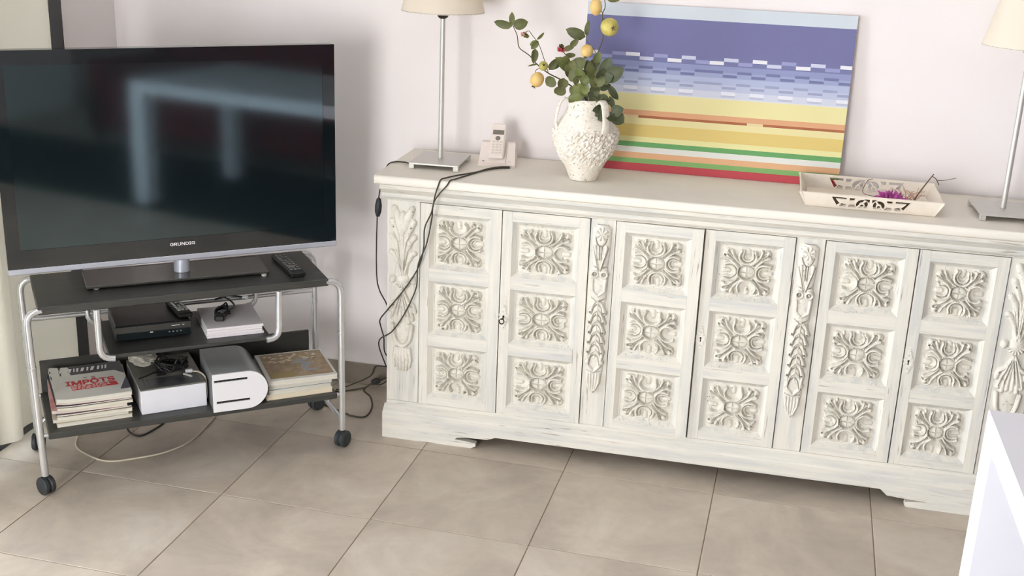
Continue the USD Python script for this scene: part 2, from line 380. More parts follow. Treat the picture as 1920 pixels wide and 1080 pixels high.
for b in range(nc-1):
    F += [[b, b+1, nz*nc+b+1], [b, nz*nc+b+1, nz*nc+b]]
for a in range(nz-1):
    for b, d in ((0, 1), (nc-1, -1)):
        q = [a*nc+b, nz*nc+a*nc+b, nz*nc+(a+1)*nc+b, (a+1)*nc+b][::d]
        F += [q[:3], [q[0], q[2], q[3]]]
ct = thing('curtain', 'cream curtain hanging in soft folds beside the dark door frame, left of the television', 'curtain')
obj('curtain_cloth', trimesh.Trimesh(np.vstack(V), F, process=False), CURT, ct, smooth=True)
obj('curtain_rod', tube([(-1.143, -3.7, 2.40), (-1.143, -1.5, 2.40), (-1.143, .12, 2.40)], .012, 10), STEEL, ct)
for y in (-3.4, -.02):
    obj('rod_bracket', cat_(cbox(XL, -1.143, y-.01, y+.01, 2.39, 2.41, .002), cbox(XL, XL+.008, y-.025, y+.025, 2.36, 2.44, .002)), STEEL, ct)

# ------------------------------------------------------------------ carving: height fields built from strokes
def stroke_h(U, Vv, pts, w0, w1, h, dome=.5):
    """height of a rounded ridge along a polyline; the width runs from w0 to w1"""
    P = np.asarray(pts, float)
    best = np.zeros_like(U)
    L = np.r_[0, np.cumsum(np.linalg.norm(np.diff(P, axis=0), axis=1))]
    for k in range(len(P)-1):
        a, b = P[k], P[k+1]
        d = b-a; dd = d@d+1e-12
        t = np.clip(((U-a[0])*d[0]+(Vv-a[1])*d[1])/dd, 0, 1)
        dist = np.hypot(U-a[0]-t*d[0], Vv-a[1]-t*d[1])
        w = w0+(w1-w0)*(L[k]+t*(L[k+1]-L[k]))/L[-1]
        x = np.clip(dist/np.maximum(w, 1e-6), 0, 1)
        best = np.maximum(best, h*np.clip(1-x*x, 0, 1)**dome)
    return best

def arc(cx, cy, r, a0, a1, n=12, ry=None):
    t = np.radians(np.linspace(a0, a1, n))
    return np.stack([cx+r*np.cos(t), cy+(ry or r)*np.sin(t)], 1)

def rosette(U, V, seed):
    r = np.random.default_rng(seed)
    H = np.zeros_like(U)
    add = lambda pts, w0, w1, h, dome=.45: np.maximum(H, stroke_h(U, V, pts, w0, w1, h, dome), out=H)
    rr = np.hypot(U/1.06, V/.94)
    # four horseshoes opening outwards
    pits = []
    for k in range(4):
        a = k*90+r.uniform(-5, 5)
        ca, sa = math.cos(math.radians(a)), math.sin(math.radians(a))
        R = lambda p: np.stack([p[:, 0]*ca-p[:, 1]*sa, p[:, 0]*sa+p[:, 1]*ca], 1)
        j = r.uniform(-.03, .03); rad = r.uniform(.28, .32)
        horse = lambda q: np.vstack([[(.90, q*.86+j)], arc(.68, 0, q, 66, 294, 19, ry=q*1.04), [(.88, -q*.84+j)]])
        add(R(horse(rad+.035)), .065, .06, .98)
        if r.random() < .7: add(R(horse(rad-.085)), .05, .05, .7)
        add(R(np.array([(.72, 0), (.90, 0)])), .11, .12, .3, .6)
    # diagonal leaf arms: two ridges with a groove, then a lobed tip
    for k in range(4):
        a = 45+k*90+r.uniform(-5, 5)
        ca, sa = math.cos(math.radians(a)), math.sin(math.radians(a))
        R = lambda p: np.stack([np.asarray(p)[:, 0]*ca-np.asarray(p)[:, 1]*sa, np.asarray(p)[:, 0]*sa+np.asarray(p)[:, 1]*ca], 1)
        fan = r.uniform(.17, .23)
        add(R([(.33, 0), (.62, 0), (.98, 0), (1.10, 0)]), .085, fan, .72, .3)
        for s in (-1, 1):
            add(R([(.30, s*.115), (.58, s*.075), (.86, s*.10), (1.06, s*.20)]), .045, .06, .95)
            if r.random() < .4: add(R([(1.0, s*.24), (1.04, s*.32)]), .07, .05, .7)
            pits.append((R([(1.13, s*.115)])[0], .045)); pits.append((R([(.90, s*.25)])[0], .05))
        gv = stroke_h(U, V, R([(.40, 0), (1.22, 0)]), .028, .034, .8, .6)
        for s in (-1, 1):
            if r.random() < .75: gv = np.maximum(gv, stroke_h(U, V, R([(.80, s*.035), (1.16, s*.12)]), .02, .03, .7, .6))
        H *= 1-gv
        add(R([(1.13, 0), (1.20, 0)]), .07, .06, .8)
    for pt_, pr_ in pits: H[np.hypot(U-pt_[0], V-pt_[1]) < pr_] = 0
    boss = .62*np.clip(1-(rr/.29)**2, 0, 1)**.35
    H[rr < .335] = 0
    np.maximum(H, boss, out=H)
    cr = (rr < .25) & ((np.abs(U) < .022) | (np.abs(V) < .022))
    H[cr] *= .55
    return H

def relief(H, X, Z, y0, depth, curve_y=None, tri_eps=.015):
    """mesh of a height field standing out of the plane y = y0 towards -y; H in 0..1 on grids X, Z"""
    nr, ncol = H.shape
    Y = y0-H*depth
    V = np.stack([X, Y, Z], -1).reshape(-1, 3)
    i, j = np.meshgrid(np.arange(nr-1), np.arange(ncol-1), indexing='ij')
    hm = np.maximum.reduce([H[:-1, :-1], H[1:, :-1], H[:-1, 1:], H[1:, 1:]])
    k = (hm > tri_eps)
    i, j = i[k], j[k]
    a, b, c, d = i*ncol+j, i*ncol+j+1, (i+1)*ncol+j+1, (i+1)*ncol+j
    F = np.vstack([np.stack([a, d, c], 1), np.stack([a, c, b], 1)])
    m_ = trimesh.Trimesh(V, F, process=False)
    m_.remove_unreferenced_vertices()
    return m_

def carved_square(x0, x1, z0, z1, y0, seed, depth=.0205, n=84):
    x = np.linspace(x0, x1, n); z = np.linspace(z1, z0, n)
    X, Z = np.meshgrid(x, z)
    U = (X-(x0+x1)/2)/((x1-x0)/2)*1.02; Vv = (Z-(z0+z1)/2)/((z1-z0)/2)*1.02
    H = rosette(U, Vv, seed)
    nn = meshkit.fbm(np.stack([X*60, Z*60, 0*X+seed], -1), 3, seed)
    H = H*(.86+.28*nn)
    e = np.maximum(np.abs(U), np.abs(Vv))
    H[e > 1.005] = 0
    return relief(H, X, Z, y0, depth)

def carve_strip(x0, x1, z0, z1, y0, design, depth, nx, nz, seed):
    x = np.linspace(x0, x1, nx); z = np.linspace(z1, z0, nz)
    X, Z = np.meshgrid(x, z)
    hw = (x1-x0)/2; L = z1-z0
    U = (X-(x0+x1)/2)/hw                     # -1..1
    Vm = (z1-Z)/hw                            # down, in half widths
    H = design(U, Vm, L/hw, hw)
    H = H*(.88+.24*meshkit.fbm(np.stack([X*60, Z*60, 0*X+seed], -1), 3, seed))
    return relief(H, X, Z, y0, depth)

def wide_leaf(U, V, L, hw):
    H = np.zeros_like(U)
    add = lambda pts, w0, w1, h, dome=.45: np.maximum(H, stroke_h(U, V, np.asarray(pts, float)*[1, 1], w0, w1, h, dome), out=H)
    y = lambda f: f*L
    # background leaf body
    add([(0, y(.12)), (0, y(.40))], .80, .34, .58, .3)
    for s in (-1, 1):
        add([(0, y(.155)), (s*.28, y(.09)), (s*.62, y(.03))], .34, .22, .95, .4)
        add([(s*.05, y(.40)), (s*.12, y(.27)), (s*.40, y(.17)), (s*.74, y(.105))], .10, .22, .9, .4)
        add([(s*.07, y(.41)), (s*.22, y(.30)), (s*.52, y(.22)), (s*.80, y(.19))], .09, .21, .82, .4)
        add([(s*.1, y(.42)), (s*.34, y(.34)), (s*.66, y(.29)), (s*.80, y(.285))], .08, .19, .78, .4)
        add([(s*.05, y(.40)), (s*.04, y(.15))], .05, .06, 1.0)
    add([(0, y(.11)), (0, y(.055))], .22, .15, 1.0)
    # boss with side buds
    add([(0, y(.445)), (0, y(.455))], .46, .46, .85, .5)
    for k in range(7):
        a = math.radians(200+k*23.3)
        add([(0, y(.45)), (.5*math.cos(a), y(.45)-.5*math.sin(a))], .05, .09, .98)
    for s in (-1, 1):
        add([(s*.70, y(.44)), (s*.74, y(.452))], .22, .22, .85)
    # hanging fan
    for s in (-1, 1):
        for e, zz in ((.16, .69), (.42, .70), (.68, .68), (.86, .63)):
            add([(s*.06, y(.51)), (s*e*.45, y(.57)), (s*e*.85, y(.5+(zz-.5)*.7)), (s*e, y(zz))], .08, .17, .85, .4)
    # garland
    add(np.vstack([[(-.70, y(.72))], arc(0, y(.765), .62, 170, 10, 15, ry=.95)*[1, 1], [(.70, y(.72))]]), .15, .15, .98)
    add([(0, y(.69)), (0, y(.79))], .55, .40, .55, .4)
    for e in (-.62, -.36, -.12, .12, .36, .62):
        add([(e*.8, y(.865)), (e, y(.93)), (e*.86, y(.975+.02*(abs(e) < .5)))], .15, .09, .8, .4)
    # grooves
    for s in (-1, 1):
        for q in ([(s*.08, y(.38)), (s*.3, y(.22)), (s*.82, y(.145))], [(s*.1, y(.39)), (s*.4, y(.27)), (s*.84, y(.235))], [(s*.02, y(.53)), (s*.3, y(.66))], [(s*.12, y(.53)), (s*.62, y(.67))]):
            H *= 1-stroke_h(U, V, np.asarray(q), .02, .05, .75, .6)
        for px, py in ((.62, .135), (.78, .22), (.35, .50), (.70, .60), (.5, .83)):
            H[np.hypot(U-s*px, V-y(py)) < .055] *= .1
    return H

def narrow_leaf(U, V, L, hw):
    H = np.zeros_like(U)
    add = lambda pts, w0, w1, h, dome=.45: np.maximum(H, stroke_h(U, V, np.asarray(pts, float), w0, w1, h, dome), out=H)
    y = lambda f: f*L
    wv = np.interp(V/L, [0, .02, .1, .24, .3, .36, .48, .78, .86, .96, 1], [.55, .98, .98, .80, .92, .88, .78, .86, .95, .6, .1])
    H[:] = np.interp(V/L, [0, .42, .46, 1], [.74, .74, .56, .6])*np.clip(1-(U/np.maximum(wv, .01))**2, 0, 1)**.45
    rr = np.random.default_rng(3)
    add([(0, y(.045)), (0, y(.06))], .72, .72, .8, .6)
    for k in range(8):
        a = k*PI/4+.3
        add([(.2*math.cos(a), y(.05)+.2*math.sin(a)), (.55*math.cos(a), y(.05)+.62*math.sin(a))], .1, .2, .98)
    add([(0, y(.05)), (.02, y(.05))], .2, .2, 1.0)
    for s in (-1, 1):
        add(arc(s*.42, y(.14), .26, 0, 360, 14, ry=.6), .11, .11, .8)
        add([(s*.60, y(.12)), (s*.45, y(.19)), (s*.10, y(.255))], .2, .14, .9)
        add(arc(s*.48, y(.283), .34, 0, 330, 14), .16, .16, 1.0)
        add([(s*.48, y(.283)), (s*.5, y(.284))], .12, .12, .9)
        add([(s*.7, y(.315)), (s*.62, y(.38)), (0, y(.41))], .2, .18, .95)
        for k in range(6):
            z0 = .435+k*.06
            add([(s*.04, y(z0)), (s*.45, y(z0+.02)), (s*.78, y(z0+.075))], .11, .25, .95, .4)
        add([(s*.75, y(.765)), (s*.6, y(.83)), (0, y(.865))], .21, .2, 1.0)
    add([(0, y(.32)), (0, y(.37))], .3, .25, .7)
    add([(0, y(.43)), (0, y(.78))], .08, .08, .7)
    for e in (-.62, -.32, 0, .32, .62):
        add([(e, y(.885)), (e*.95, y(.93)), (e*.45, y(.99-.02*abs(e)))], .2, .14, .92)
    gr = np.zeros_like(U)
    cut = lambda pts, w, d=.8: np.maximum(gr, stroke_h(U, V, np.asarray(pts, float), w, w, d, .6), out=gr)
    cut(arc(0, y(.055), .62, 20, 160, 10, ry=1.25), .05)
    for s in (-1, 1):
        cut([(s*.82, y(.13)), (s*.42, y(.20)), (s*.12, y(.262))], .06)
        cut([(s*.12, y(.12)), (s*.10, y(.2))], .05)
        cut([(s*.85, y(.235)), (s*.30, y(.245))], .05)
        cut(arc(s*.48, y(.283), .17, 0, 360, 14), .05, .7)
        cut([(s*.15, y(.44)), (s*.70, y(.425))], .06)
        cut([(s*.05, y(.872)), (s*.75, y(.862))], .06)
        for k in range(6):
            z0 = .435+k*.06
            cut([(s*.10, y(z0+.028)), (s*.42, y(z0+.046)), (s*.58, y(z0+.085))], .05)
            H[np.hypot(U-s*.74, V-y(z0+.012)) < .1] *= .15
    H *= 1-gr
    return H

# ------------------------------------------------------------------ sideboard
sb = thing('sideboard', 'long whitewashed wooden sideboard with carved door panels, standing against the back wall', 'sideboard')
W_ = 2.085
obj('carcass', cat_(cbox(0.004, W_-.004, .0125, .385, .085, .885, .002)), WOODZ, sb)
rails = cat_(cbox(.004, W_-.004, -.004, .0125, .859, .885, .001), cbox(.004, W_-.004, -.004, .0125, .10, .1355, .001))
obj('face_rail', rails, WOODX, sb)
# worktop with rounded front edge
prof = [(.39, .918), (-.043, .918), (-.049, .922), (-.051, .930), (-.051, .938), (-.049, .946), (-.043, .9495), (.39, .950)]
obj('top_board', profile_x(prof, -.026, 2.112), TOPM, sb, smooth=50)
prof = [(.387, .918), (-.036, .918), (-.036, .904), (-.031, .899), (-.024, .893), (-.018, .886), (-.014, .884), (-.014, .872), (-.010, .866), (-.004, .862), (.387, .862)]
obj('cornice', profile_x(prof, -.012, 2.099), WOODX, sb, smooth=30)
# plinth with sloping top and sawn-out feet
pl = Polygon([(-.004, .0), (.32, 0), (.337, .010), (.335, .020), (.30, .024), (.262, .026), (.268, .033), (.30, .038), (.375, .040), (.392, .046), (.405, .052), (1.69, .052), (1.70, .043), (1.712, .032), (1.76, .029), (1.84, .026),
              (1.80, .022), (1.772, .018), (1.770, .006), (1.776, 0), (2.091, 0), (2.091, .098), (-.004, .098)])
pm = xz_extrude(pl, -.027, -.0035)
slope = profile_x([(-.0035, .098), (-.027, .098), (-.025, .104), (-.012, .116), (-.006, .121), (-.0035, .122)], -.002, 2.089)
side = cat_(*[cbox(a, b, -.0035, .385, 0, .098, .002) for a, b in ((-.004, .018), (2.069, 2.091))])
obj('plinth', cat_(pm, slope), WOODX, sb, smooth=25)
obj('plinth_side', cbox(-.004, .018, -.0035, .385, 0, .098, .002), WOODX, sb)
obj('plinth_side', cbox(2.069, 2.091, -.0035, .385, 0, .098, .002), WOODX, sb)

ZD0, ZD1 = .1375, .8575
doors = [(.1215, .3975), (.4015, .6885), (.7755, 1.0535), (1.0575, 1.3345), (1.4275, 1.7005), (1.7045, 1.9650)]
rows = [(.634, .824), (.398, .590), (.167, .356)]
for k, (a, b) in enumerate(doors):
    yf, yb_ = -.007, .012
    openings = [(a+.030, b-.036, z0, z1) if k % 2 == 0 else (a+.033, b-.034, z0, z1) for z0, z1 in rows]
    poly = sbox(a, ZD0, b, ZD1).difference(unary_union([sbox(p, r, q, s) for p, q, r, s in openings]))
    sx0, sx1 = openings[0][0], openings[0][1]
    frame = xz_extrude(poly.difference(sbox(sx0, 0, sx1, 2)), yf, yb_)
    rail_z = [(openings[0][3], ZD1), (openings[1][3], openings[0][2]), (openings[2][3], openings[1][2]), (ZD0, openings[2][2])]
    for p, q, r, s in openings:                                     # sloping moulding round each opening
        c1, c2 = .015, .019
        ring = [[(p, yf, r), (q, yf, r), (q, yf, s), (p, yf, s)], [(p+c1, .006, r+c1*.8), (q-c1, .006, r+c1*.8), (q-c1, .006, s-c1*.8), (p+c1, .006, s-c1*.8)],
                [(p+c2, .007, r+c2*.8), (q-c2, .007, r+c2*.8), (q-c2, .007, s-c2*.8), (p+c2, .007, s-c2*.8)], [(p+c2, .0125, r+c2*.8), (q-c2, .0125, r+c2*.8), (q-c2, .0125, s-c2*.8), (p+c2, .0125, s-c2*.8)]]
        for u in range(3):
            Vq, Fq = [], []
            for e in range(4):
                f_ = (e+1) % 4
                n0 = len(Vq)
                Vq += [ring[u][e], ring[u][f_], ring[u+1][f_], ring[u+1][e]]
                Fq += [(n0, n0+1, n0+2), (n0, n0+2, n0+3)]
            frame = cat_(frame, trimesh.Trimesh(Vq, Fq, process=False))
    pieces = [('door', frame)]+[('door_rail', cbox(sx0, sx1, yf+.0003, yb_, r0, r1, .0004)) for r0, r1 in rail_z]
    for row, (p, q, r, s) in enumerate(openings):
        pan = cbox(p+.010, q-.010, .0085, .0122, r+.009, s-.009, .0005)
        cv = carved_square(p+.024, q-.023, r+.018, s-.018, .0087, 100+k*3+row)
        pieces.append(('carved_panel', cat_(pan, cv)))
    ajar = {1: 0.7, 2: -2.2}.get(k, 0)
    hinge = (b, .012, 0) if k == 1 else (a, .012, 0)
    if ajar:
        for _, me in pieces: rot(me, ajar, at=hinge)
    dp = None
    for nm, me in pieces:
        if dp is None: dp = obj(nm, me, WOODZ, sb, smooth=False)
        else: obj(nm, me, WOODX if nm == 'door_rail' else CARVE, dp, smooth=False if nm == 'door_rail' else 50)
    if k in (1, 3, 5):                                              # pierced lock plate with keyhole
        lx, lz = {1: a+.014, 3: a+.014, 5: a+.014}[k], .492
        sh = unary_union([Point(lx, lz+d).buffer(r_) for d, r_ in ((0, .013), (.017, .009), (-.017, .009), (.030, .006), (-.030, .006), (.04, .0035), (-.04, .0035))]+[Point(lx+s*.010, lz+d).buffer(.006) for s in (-1, 1) for d in (-.007, .007)])
        sh = sh.difference(unary_union([Point(lx, lz+.003).buffer(.0035), sbox(lx-.0018, lz-.010, lx+.0018, lz+.003), Point(lx, lz+.021).buffer(.0028), Point(lx, lz-.021).buffer(.0028)]))
        pl_ = xz_extrude(sh, yf-.0025, yf+.0003)
        if ajar: rot(pl_, ajar, at=hinge)
        obj('lock_plate', pl_, CARVE, dp, smooth=False)
        hole = cat_(xz_extrude(unary_union([Point(lx, lz+.003).buffer(.0033), sbox(lx-.0017, lz-.010, lx+.0017, lz+.003)]), yf-.0006, yf+.0002))
        if ajar: rot(hole, ajar, at=hinge)
        obj('keyhole', hole, BLACKP, dp, smooth=False)
        if k == 1:
            ky = cat_(tube([(lx, yf-.001, lz), (lx, yf-.02, lz), (lx, yf-.026, lz)], .0022, 8), tube(np.stack([lx+.008*np.cos(np.linspace(0, 2*PI, 17)), np.full(17, yf-.028), lz-.006+.009*np.sin(np.linspace(0, 2*PI, 17))], 1), .002, 6, caps=False))
            if ajar: rot(ky, ajar, at=hinge)
            obj('key', ky, DARKM, dp, label='dark metal key in the lock')

pil = [(.004, .1185, 'wide'), (.6915, .7725, 'narrow'), (1.3375, 1.4245, 'narrow'), (1.968, 2.081, 'wide')]
for k, (a, b, kind) in enumerate(pil):
    p = obj('pilaster', cbox(a, b, -.003, .0125, .1357, .8588, .0012), WOODZ, sb, smooth=False)
    mid = (a+b)/2
    if kind == 'wide':
        cv = carve_strip(mid-.050, mid+.050, .253, .850, -.0028, wide_leaf, .014, 64, 330, 40+k)
    else:
        mid -= .002
        cv = carve_strip(mid-.031, mid+.031, .258, .842, -.0028, narrow_leaf, .019, 46, 330, 40+k)
    obj('carved_leaf', cv, CARVE, p, smooth=50)

# ------------------------------------------------------------------ picture leaning on the wall
def painting():
    w, h, t = .878, .556, .022
    cells = []
    def c(u0, u1, v0, v1, rgb):
        g_ = .3*rgb[0]+.59*rgb[1]+.11*rgb[2]
        cells.append((u0, u1, v0, v1, lin(*[min(238, (.86*q+.14*g_)*.94+14) for q in rgb])))
    c(0, 1, 0, .075, (205, 214, 224))
    c(0, 1, .075, .30, (112, 112, 164))
    c(0, 1, .30, .335, (114, 118, 168))
    c(0, 1, .335, .372, (140, 148, 196))
    c(0, 1, .372, .405, (152, 162, 204))
    c(0, 1, .405, .445, (172, 182, 216))
    c(0, 1, .445, .485, (184, 192, 220))
    c(0, 1, .485, .525, (204, 208, 226))
    c(0, 1, .525, .53, (222, 220, 216))
    c(0, 1, .53, .628, (232, 220, 150))
    c(0, 1, .628, .66, (226, 160, 112))
    c(0, 1, .66, .675, (176, 96, 58))
    c(0, 1, .675, .715, (232, 218, 150))
    c(0, 1, .715, .79, (226, 196, 104))
    c(0, 1, .79, .822, (232, 224, 150))
    c(0, 1, .822, .852, (96, 166, 92))
    c(0, 1, .852, .887, (224, 224, 216))
    c(0, 1, .887, .923, (230, 170, 120))
    c(0, 1, .923, .953, (122, 176, 96))
    c(0, 1, .953, 1, (206, 66, 76))
    N = 19; cw = 1/18.8
    top = 'WlLAWlLvlWAvlWLAwWAvW'
    pat = [('u', 'W'), ('d', 'l'), ('u', 'l'), ('u', 'W'), ('d', 'm'), ('u', 'l'), ('d', 'W'), ('u', 'm'), ('d', 'l'), ('d', 'W'), ('u', 'm'), ('d', 'l'), ('u', 'W'), ('d', 'm'), ('u', 'l'), ('d', 'W'), ('u', 'm'), ('d', 'l'), ('u', 'W')]
    colr = {'W': (232, 230, 238), 'm': (202, 204, 230), 'l': (150, 152, 204)}
    for i in range(N):
        u0, u1 = i*cw, min((i+1)*cw, 1)
        ud, kc = pat[i]
        v = .286 if ud == 'u' else .307
        c(u0, u1, v, v+.021, colr[kc])
        dn = (i % 2 == 1) if i < 9 else (i % 2 == 0)
        d = .022 if dn else 0
        c(u0, u1, .362+d, .362+d+.016, (112, 116, 166))
        c(u0, u1, .432+d, .432+d+.015, (152, 158, 196))
        if dn:
            c(u0, u1, .484, .505, (226, 226, 238)); c(u0, u1, .505, .517, (184, 188, 212))
    for a, b in ((.165, .225), (.64, .70)):
        c(a, b, .66, .675, (232, 206, 150))
    V, F, C = [], [], []
    for k, (u0, u1, v0, v1, rgb) in enumerate(cells):
        y = -.0002-(.00025 if k > 19 else 0)
        n0 = len(V)
        V += [(u0*w, y, (1-v1)*h), (u1*w, y, (1-v1)*h), (u1*w, y, (1-v0)*h), (u0*w, y, (1-v0)*h)]
        F += [(n0, n0+1, n0+2), (n0, n0+2, n0+3)]; C += [rgb]*4
    return w, h, t, trimesh.Trimesh(V, F, process=False), C
w, h, t, pm, pc = painting()
pt = thing('painting', 'unframed canvas of blue, yellow, green and red stripes leaning against the back wall', 'painting', (.582, .338, .9507))
tilt = -math.degrees(math.asin(.040/h))
cv = rot(cbox(0, w, 0, t, 0, h, .002), tilt, (1, 0, 0))
obj('canvas', cv, PAPERW, pt, smooth=False)
obj('printed_stripes', rot(pm, tilt, (1, 0, 0)), COLM, pt, smooth=False, col=pc)

# ------------------------------------------------------------------ table lamps
def lamp_parts(t):
    obj('base_plate', cbox(-.085, .085, -.098, .098, .0145, .0205, .001), STEEL, t)
    for sx in (-1, 1):
        for sy in (-1, 1):
            obj('foot', cbox(sx*.076-.009, sx*.076+.009, sy*.089-.009, sy*.089+.009, 0, .0148, .001), STEEL, t)
    obj('pole', cyl(.0086, .020, .500, 20), STEEL, t)
    obj('socket_cup', lathe([(0, .485), (.006, .487), (.014, .491), (.019, .498), (.021, .507), (.021, .545), (0, .546)], 24), DARKM, t)
    obj('bulb', lathe([(0, .545), (.013, .546), (.014, .57), (.028, .60), (.03, .62), (.022, .642), (0, .65)], 20), PAPERW, t)
    sh = lathe([(.137, .512), (.1375, .512), (.090, .705), (.0885, .705), (.1355, .513), (.137, .512)], 56)
    obj('lampshade', sh, SHADE, t, smooth=60)
    obj('shade_ring', cat_(tube(np.stack([.1362*np.cos(np.linspace(0, 2*PI, 41)), .1362*np.sin(np.linspace(0, 2*PI, 41)), np.full(41, .514)], 1), .0014, 6, caps=False),
        *[tube([(.02*math.cos(a), .02*math.sin(a), .53), (.128*math.cos(a), .128*math.sin(a), .545)], .0015, 6) for a in (0, 2*PI/3, 4*PI/3)]), STEEL, t)
t1 = thing('table_lamp', 'steel table lamp with a cream shade beside the telephone, left end of sideboard', 'lamp', (.133, .181, .9502), 2, group='table lamps on the sideboard')
lamp_parts(t1)
t2 = numbered('table_lamp')
x = UsdGeom.Xform.Define(stage, t2)
x.AddTranslateOp().Set(Gf.Vec3d(1.948, .155, .9502)); x.AddRotateZOp().Set(3.0)
x.GetPrim().GetReferences().AddInternalReference(t1); x.GetPrim().SetInstanceable(True)
tag(t2, 'steel table lamp with a cream shade standing right of the openwork tray', 'lamp', 'table lamps on the sideboard')

# ------------------------------------------------------------------ telephone
ph = thing('telephone_charger', 'pale wedge shaped charger of the cordless telephone between the lamp and the vase', 'telephone charger', (.322, .212, .9502), 6)
prof = [(-.002, 0), (.086, 0), (.088, .066), (.080, .074), (.060, .075), (.052, .071), (.004, .012), (-.003, .007)]
bm = profile_x(prof, -.064, .064)
v = np.array(bm.vertices); v[:, 0] *= 1-.10*(v[:, 2]/.075); bm = trimesh.Trimesh(v, bm.faces, process=False)
obj('body', bm, PHONEM, ph, smooth=30)
ang = math.degrees(math.atan2(.059, .048))
def slope(me, x_=0, d=0):                    # puts a piece that lies on the plane z = 0 on the sloping face, d up the slope
    return mv(rot(me, ang, (1, 0, 0)), x_, .004+d*math.cos(math.radians(ang)), .012+d*math.sin(math.radians(ang)))
obj('indicator', slope(cbox(-.004, .004, -.0015, .0015, -.0005, .001, .0003), -.046, .006), PHONED, ph)
obj('indicator', slope(cbox(-.006, .006, -.001, .001, -.0005, .001, .0003), .042, .008), PHONEG, ph)
obj('cradle', slope(cbox(-.031, .031, -.002, .062, -.004, .006, .002)), PHONEM, ph)
hs = thing('handset', 'slim pale cordless handset with grey display leaning in its charger', 'handset', (.321, .214, .9666), 6)
def lean(me): return mv(rot(me, ang+1, (1, 0, 0)), 0, .002, .0)
obj('shell', lean(cbox(-.0255, .0255, .004, .135, .0075, .026, .005)), PHONEM, hs, smooth=False)
obj('display', lean(cbox(-.019, .019, .091, .108, .0255, .0268, .0004)), PHONED, hs)
obj('navigation_key', lean(mv(lathe([(0, 0), (.009, 0), (.008, .0016), (0, .002)], 20), 0, .077, .0255)), PHONED, hs)
for r_ in range(5):
    for c_ in range(3):
        obj('key', lean(cbox(-.0175+c_*.0125, -.0075+c_*.0125, .060-r_*.0105, .067-r_*.0105, .0255, .0269, .0005)), PHONEG, hs)

# ------------------------------------------------------------------ vase
vs = thing('vase', 'chalky white ceramic vase with crusted relief and two handles, holding the fruit branches', 'vase', (.634, .148, .9502))
prof = [(0, .002), (.040, 0), (.047, .003), (.050, .012), (.064, .045), (.082, .082), (.096, .112), (.1025, .138), (.102, .160), (.096, .180), (.084, .202), (.071, .222), (.064, .240), (.061, .252), (.063, .260), (.065, .265), (.062, .268), (.056, .258), (.055, .235), (.06, .2), (.07, .15), (.06, .06), (0, .05)]
P = curve([(a, 0, b) for a, b in prof], 9)[:, [0, 2]]; P[:, 0] = np.maximum(P[:, 0], 0)
vm = lathe(P, 260)
v = np.array(vm.vertices)
outer = np.arange(len(P)) < len(P)*.74
ov = np.repeat(outer, 260)
zz = v[:, 2]; aa = np.arctan2(v[:, 1], v[:, 0])
band = np.clip((zz-.055-.012*np.sin(aa*3+1))/.02, 0, 1)*np.clip((.178-zz)/.012, 0, 1)
dirn = v*[1, 1, 0]; dirn /= np.linalg.norm(dirn, axis=1, keepdims=True)+1e-9
f1 = meshkit.fbm(np.stack([np.cos(aa)*13+3, np.sin(aa)*13, zz*120], -1), 3, 5)
f2 = meshkit.noise(np.stack([np.cos(aa)*23, np.sin(aa)*23, zz*190], -1), 9)
lump = np.clip((np.maximum(f1, f2*.9)-.47)*6, 0, 1)*(.75+.5*f2)
v += dirn*((band*lump*.0068+(f1-.5)*.002)*ov)[:, None]
obj('body', trimesh.Trimesh(v, vm.faces, process=False), VASEM, vs, smooth=60)
for ang_, rr_, wd_ in ((208, .0048, 1.5), (316, .0058, 2.6)):
    hp = curve([(.058, 0, .236), (.066, 0, .258), (.078, 0, .268), (.092, 0, .256), (.101, 0, .226), (.1045, 0, .196), (.100, 0, .165)], 6)
    hm = tube(hp, rr_, 12)
    vv = np.array(hm.vertices); vv[:, 1] *= wd_
    obj('handle', rot(trimesh.Trimesh(vv, hm.faces, process=False), ang_), VASEM, vs, smooth=60)

# ------------------------------------------------------------------ fruit branches in the vase
def pl3(cx, cy, y=.14): return np.array((.3006+.0003885*cx+.0000181*cy, y, 1.5098+.0000253*cx-.0003778*cy))
def leaf(base, tip, wid, fold=.25, tw=0., bend=.12):
    b, tp = np.asarray(base, float), np.asarray(tip, float)
    tp = b+(tp-b)*1.08; wid *= 1.18
    d = tp-b; L = np.linalg.norm(d); d /= L
    toC = np.array((.25, -.94, .22))
    s = np.cross(d, toC); s /= np.linalg.norm(s)
    n_ = np.cross(s, d)
    s = s*math.cos(tw)+n_*math.sin(tw); n_ = np.cross(s, d)
    t = np.linspace(0, 1, 7)
    prof = np.sin(PI*np.clip(t, 0, 1)**.85)**.58
    rows_ = []
    for k, tt in enumerate(t):
        c = b+d*L*tt-n_*L*bend*(tt*tt)+n_*L*bend*.3*math.sin(PI*tt)
        wv = max(wid*.5*prof[k], .0004)
        rows_.append([c-s*wv+n_*wv*fold, c-s*wv*.5+n_*wv*fold*.35, c, c+s*wv*.5+n_*wv*fold*.35, c+s*wv+n_*wv*fold])
    V = np.array(rows_).reshape(-1, 3); F = []
    for a in range(6):
        for c in range(4):
            q = [a*5+c, a*5+c+1, (a+1)*5+c+1, (a+1)*5+c]
            F += [q[:3], [q[0], q[2], q[3]]]
    V2 = V-n_*.0006                                                  # a thin blade with two faces
    F2 = [f_[::-1] for f_ in (np.array(F)+len(V)).tolist()]
    return trimesh.Trimesh(np.vstack([V, V2]), F+F2, process=False)
